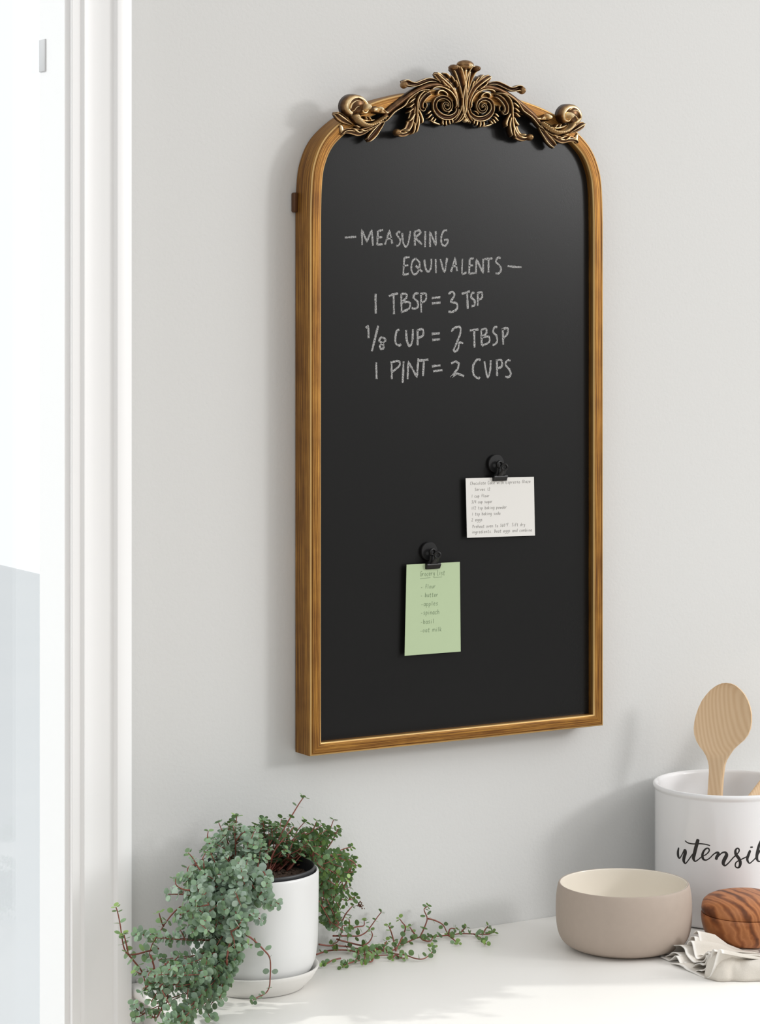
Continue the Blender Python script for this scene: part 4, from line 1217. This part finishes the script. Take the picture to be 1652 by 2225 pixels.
LET = [
 [(275,478,18),(262,560,32),(268,630,30),(290,660,18),(320,620,15),(352,560,18),(378,525,38),(386,570,46),(366,645,46),(360,705,38),(386,750,18),(425,712,15),(480,635,16),(525,575,14)],
 [(604,338,44),(590,390,52),(563,490,52),(540,590,50),(525,660,44),(552,712,20),(605,685,15),(665,635,15),(735,600,15),(788,545,18),(786,503,20),(752,492,20),(705,530,28),(676,605,36),(690,672,32),(738,692,18),(800,658,15),(870,590,17),(930,563,30),(946,590,42),(918,645,44),(908,685,40)],
 [(380,362,12),(430,400,16),(520,418,18),(640,415,18),(740,428,15),(808,448,14)],
 [(908,690,20),(945,630,16),(1010,570,20),(1065,562,30),(1085,610,50),(1045,690,54),(1030,750,46),(1062,785,22),(1120,740,16),(1195,655,16),(1260,595,16),(1298,540,18),(1290,500,20),(1262,495,20),(1235,535,32),(1247,600,44),(1292,660,44),(1318,730,44),(1308,795,36),(1275,822,20),(1236,798,18),(1243,738,17),(1300,695,16),(1360,668,16),(1435,632,16)],
 [(1487,525,32),(1458,600,40),(1436,680,36),(1470,745,18),(1515,718,15),(1590,640,16),(1660,520,18),(1705,420,18),(1712,350,20),(1685,335,22),(1640,430,36),(1608,560,44),(1598,660,40),(1630,715,20),(1690,690,16),(1750,625,16),(1800,560,17),(1822,520,18),(1812,495,20),(1788,495,20),(1762,535,30),(1775,600,42),(1815,660,42),(1838,725,40),(1828,785,34),(1795,815,20),(1760,795,16)],
]
for L_ in LET:
    script(mb, L_)
script(mb, [(1508,462,30),(1509,474,42),(1510,486,30)])
mb.build('lettering', M['ink'], ck, smooth=False)

# ------------------------------------------------------------------ wooden spoon standing in the crock
def zs(x, y): return (1490 + x / 8.24, 1470 + y / 8.24)
sn = Vector((-0.86, -0.50, 0.12)).normalized()          # the hollow faces the window side
sp0 = Vector((KX - 0.012, KY + 0.012, CZ + KH + 0.05))
SL = [(720,115),(640,122),(540,165),(440,240),(360,330),(290,425),(225,560),(180,690),(152,810),(140,930),(150,1040),(185,1150),(250,1260),(310,1335),(360,1420),(393,1510),(410,1600),(412,1720),(405,1850),(392,2040),(386,2140)]
SR = [(722,115),(800,125),(885,160),(975,235),(1050,325),(1105,430),(1150,560),(1172,690),(1172,810),(1155,930),(1110,1040),(1035,1140),(935,1225),(850,1305),(775,1400),(715,1500),(685,1590),(668,1720),(655,1850),(642,2040),(636,2140)]
Lp = [onP(*zs(*p), sp0, sn) for p in SL]; Rp = [onP(*zs(*p), sp0, sn) for p in SR]
# carry the handle on down to the bottom of the jar
dl = (Lp[-1] - Lp[-5]).normalized()
for k in range(1, 5):
    Lp.append(Lp[20] + dl * 0.026 * k); Rp.append(Rp[20] + dl * 0.026 * k)
sp = MB()
NR, NC = len(Lp), 13
head_top, head_bot = Lp[0], (Lp[13] + Rp[13]) / 2
F_, B_ = [], []
for i in range(NR):
    fr, br = [], []
    for k in range(NC):
        s = -1 + 2 * k / (NC - 1)
        p = (Lp[i] + Rp[i]) / 2 + (Rp[i] - Lp[i]) / 2 * s
        along = i / 13.0
        dish = 0.0
        if i < 14:
            dish = 0.0078 * max(0, 1 - (s * 1.04) ** 2) ** 0.8 * max(0, 1 - ((along - 0.52) / 0.56) ** 2) ** 0.7
        edge = 0.0012 * abs(s) ** 8
        th = (0.0062 + 0.0062 * max(0, 1 - s * s) * max(0, 1 - (along - .5) ** 2 * 3.2)) if i < 14 else 0.0080
        if i == 0: th *= 0.5
        fr.append(sp.vert(p - sn * (dish + edge)))
        br.append(sp.vert(p - sn * (th + (dish * 0.55) - 0.002 * abs(s) ** 6)))
    F_.append(fr); B_.append(br)
for i in range(NR - 1):
    for k in range(NC - 1):
        sp.face((F_[i][k], F_[i + 1][k], F_[i + 1][k + 1], F_[i][k + 1])); sp.face((B_[i][k], B_[i][k + 1], B_[i + 1][k + 1], B_[i + 1][k]))
    sp.face((F_[i][0], B_[i][0], B_[i + 1][0], F_[i + 1][0])); sp.face((F_[i][-1], F_[i + 1][-1], B_[i + 1][-1], B_[i][-1]))
sp.face(F_[0] + B_[0][::-1]); sp.face(F_[-1][::-1] + B_[-1])
so2 = sp.build('wooden_spoon', M['beech'], origin=(Lp[-1] + Rp[-1]) / 2, angle=50)
tag(so2, 'pale beech wooden spoon standing upright in the white utensil crock', 'spoon')

# second utensil: a flat spatula leaning out of the picture to the right
sq = MB()
A0 = onY(1618, 1740, KY - 0.028); A1 = onY(1668, 1676, KY - 0.026)
dv = (A1 - A0).normalized()
ax_ = Vector((dv.z, 0, -dv.x)).normalized()
nv = ax_.cross(dv).normalized()
st_ = [(-0.088, 0.0080), (-0.02, 0.0085), (0.02, 0.0085), (0.06, 0.0088), (0.10, 0.0095), (0.13, 0.014), (0.155, 0.021), (0.18, 0.025), (0.22, 0.0265), (0.235, 0.025), (0.238, 0.022)]
rows = []
for d, w in st_:
    c = A0 + dv * d + ax_ * 0.0085
    h = 0.0045 if d < 0.12 else 0.0032
    rows.append([sq.vert(c + ax_ * (w * cos(2 * pi * k / 16)) + nv * (h * sin(2 * pi * k / 16))) for k in range(16)])
for A, B in zip(rows, rows[1:]):
    for k in range(16):
        sq.face((A[k], A[(k + 1) % 16], B[(k + 1) % 16], B[k]))
sq.face(rows[0][::-1]); sq.face(rows[-1])
tag(sq.build('wooden_spatula', M['beech'], origin=A0), 'wooden utensil handle leaning to the right out of the white crock', 'spatula')

# ------------------------------------------------------------------ folded linen napkin
EA, EB = onZ(1529, 2123, CZ + 0.0008), onZ(1437, 2086, CZ + 0.0008)
ed = (EB - EA); ed.z = 0; ed.normalize()
en = Vector((-ed.y, ed.x, 0))
if en.x < 0: en = -en                    # into the picture / to the right
def zn(x, y): return (1390 + x / 6.267, 1870 + y / 6.267)
def edge3(L_, off):
    r_ = []
    for a, b in L_:
        p = onP(*zn(a, b), EA + en * off, en)
        p.z = max(p.z, CZ + 0.0012)
        r_.append(tuple(p))
    return catmull(r_, 5)
NAP = [
 ([(425,1400),(500,1412),(580,1440),(640,1488),(720,1520),(800,1562),(880,1595),(945,1570),(975,1520),(1005,1440),(1035,1340),(1060,1260),(1085,1215),(1110,1222),(1120,1260)], 0.000, 1.0),
 ([(285,1370),(340,1385),(400,1380),(445,1330),(490,1290),(530,1340),(570,1420),(640,1475),(740,1512),(800,1490),(860,1500),(930,1430),(965,1330),(985,1240),(1005,1205),(1022,1225)], 0.005, 0.95),
 ([(275,1335),(330,1310),(400,1280),(440,1245),(485,1240),(540,1275),(575,1350),(640,1410),(710,1460),(760,1420),(820,1410),(870,1425),(915,1350),(938,1270),(925,1238),(895,1245)], 0.010, 0.85),
 ([(385,1265),(410,1200),(450,1145),(500,1138),(560,1150),(610,1200),(630,1270),(680,1340),(740,1385),(800,1370),(850,1365),(895,1320),(900,1285)], 0.016, 0.7),
 ([(645,1130),(655,1100),(690,1088),(715,1130),(735,1220),(760,1310),(800,1325),(860,1290),(930,1235)], 0.024, 0.55),
 ([(675,1065),(690,1042),(740,1042),(755,1090),(765,1180),(790,1280),(840,1290)], 0.030, 0.45),
 ([(735,985),(760,968),(790,968),(808,1030),(822,1120),(835,1210),(865,1290)], 0.036, 0.4),
]
nap = thing('napkin', (EA.x + 0.05, EA.y + 0.03, CZ), 'folded off-white linen napkin with rippled edges under the olive wood box', 'napkin')
BXC = Vector((1.9065, -0.236, 0))
BOXZ = CZ + 0.0075
random.seed(5)
for li, (L_, off, z_) in enumerate(NAP):
    m = MB()
    e = edge3(L_, off)
    n = len(e)
    cols = [0.0, 0.0012, 0.004, 0.010, 0.020, 0.034, 0.050, 0.070]
    top_z = CZ + 0.0015 + 0.0007 * li
    rows_t, rows_b = [], []
    for i, p in enumerate(e):
        p = Vector(p)
        f = i / (n - 1)
        rt, rb = [], []
        for c in cols:
            g = c / cols[-1]
            # the folds die down towards the box that presses them flat
            q = p + en * c + ed * (-0.010 * g * (1 - f)) + Vector((0.012 * g, 0, 0))
            under = max(0.0, 1 - ((Vector((q.x, q.y, 0)) - BXC).length - 0.040) / 0.030)
            flat = min(1, max(0.0, under))
            zz = CZ + (p.z - CZ) * (1 - 0.55 * g) + 0.0009 * sin(9 * f + 60 * c + li)
            zz = zz * (1 - flat) + top_z * flat
            zz = max(zz, CZ + 0.0008)
            if (Vector((q.x, q.y, 0)) - BXC).length < 0.0535: zz = min(zz, BOXZ - 0.0004)
            w = 1.0 if c < 0.002 else (0.15 if c < 0.006 else 0.0)
            rt.append(m.vert((q.x, q.y, zz), w)); rb.append(m.vert((q.x, q.y, max(zz - 0.0008, CZ + 0.0002)), w))
        rows_t.append(rt); rows_b.append(rb)
    nc = len(cols)
    for A, B, C, D in zip(rows_t, rows_t[1:], rows_b, rows_b[1:]):
        for k in range(nc - 1):
            m.face((A[k], A[k + 1], B[k + 1], B[k])); m.face((C[k], D[k], D[k + 1], C[k + 1]))
        m.face((A[0], B[0], D[0], C[0])); m.face((A[-1], C[-1], D[-1], B[-1]))
    for X in (0, -1):
        for k in range(nc - 1):
            m.face((rows_t[X][k], rows_b[X][k], rows_b[X][k + 1], rows_t[X][k + 1]))
    m.build('fold', M['linen'], nap)
# the long front roll running along below the box and out of the frame
m = MB()
TOPL = [(1085,1215),(1130,1240),(1230,1265),(1310,1290),(1350,1318),(1420,1345),(1520,1352),(1640,1345),(1800,1360),(2000,1380)]
BOTL = [(885,1598),(980,1622),(1080,1645),(1180,1648),(1260,1640),(1330,1642),(1450,1648),(1640,1640),(1800,1640),(2000,1645)]
tp_ = catmull(TOPL, 6); bt_ = catmull(BOTL, 6)
rows = []
for i, (a, b) in enumerate(zip(tp_, bt_)):
    g = onZ(*zn(*b), CZ + 0.0007)
    # height of the roll from its traced top, taken 12 mm behind its foot
    t0 = onP(*zn(*a), g + en * 0.008 + Vector((0, 0.010, 0)), Vector((-0.45, -0.89, 0)).normalized())
    t0.z = max(t0.z, CZ + 0.006)
    f = i / (len(tp_) - 1)
    row = []
    for k in range(13):
        u = k / 12
        ph = u * pi * 0.56
        p = g * (1 - sin(ph) ** 1.4 * 0.0) if False else g.copy()
        p = g + (t0 - g) * (1 - cos(ph)) / (1 - cos(pi * 0.56)) if k else g.copy()
        p.z = CZ + 0.0007 + (t0.z - CZ) * sin(min(ph, pi / 2)) ** 0.9 if k else CZ + 0.0007
        p += Vector((-0.45, -0.89, 0)) * (0.0016 * sin(pi * u) + 0.0007 * sin(23 * f + 7 * u) * sin(pi * u))
        if k == 12: p.z -= 0.0006
        row.append(m.vert(p, 0.25 if k in (10, 11) else 0.0))
    # tuck the back of the roll down under the box
    bk = t0 + Vector((0.010, 0.019, 0)); 
    dd = (Vector((bk.x, bk.y, 0)) - BXC).length
    row.append(m.vert((t0.x + 0.003, t0.y + 0.006, t0.z - 0.002)))
    row.append(m.vert((bk.x, bk.y, min(t0.z - 0.008, BOXZ - 0.0008) if dd < 0.06 else max(CZ + 0.002, t0.z - 0.012))))
    row.append(m.vert((bk.x + 0.012, bk.y + 0.030, CZ + 0.004)))
    row.append(m.vert((bk.x + 0.012, bk.y + 0.030, CZ + 0.0006)))
    rows.append(row)
for A, B in zip(rows, rows[1:]):
    for k in range(len(A)):
        m.face((A[k], A[(k + 1) % len(A)], B[(k + 1) % len(A)], B[k]))
m.face(rows[0]); m.face(rows[-1][::-1])
m.build('front_fold', M['linen'], nap)

# ------------------------------------------------------------------ olive wood box
sb = thing('salt_box', (BXC.x, BXC.y, BOXZ), 'round olive wood box with a domed lid standing on the linen napkin', 'box')
mb = MB()
mb.lathe([(0, 0.0), (0.038, 0.0), (0.0415, 0.0012), (0.0460, 0.0060), (0.0495, 0.0130), (0.0515, 0.0210), (0.0522, 0.0280), (0.0520, 0.0322), (0.0515, 0.0330), (0.047, 0.0330), (0.0465, 0.010), (0, 0.008)], 96, (BXC.x, BXC.y, BOXZ))
mb.build('body', M['olive'], sb, origin=(BXC.x, BXC.y, BOXZ), angle=50)
mb = MB()
mb.lathe([(0, 0.0334), (0.0508, 0.0334), (0.0514, 0.0340), (0.0518, 0.0375), (0.0512, 0.0420), (0.0495, 0.0460), (0.0460, 0.0492), (0.0400, 0.0520), (0.0300, 0.0545), (0.0180, 0.0560), (0, 0.0565)], 96, (BXC.x, BXC.y, BOXZ))
lo = mb.build('lid', M['olive'], sb, origin=(BXC.x, BXC.y, BOXZ), angle=50)
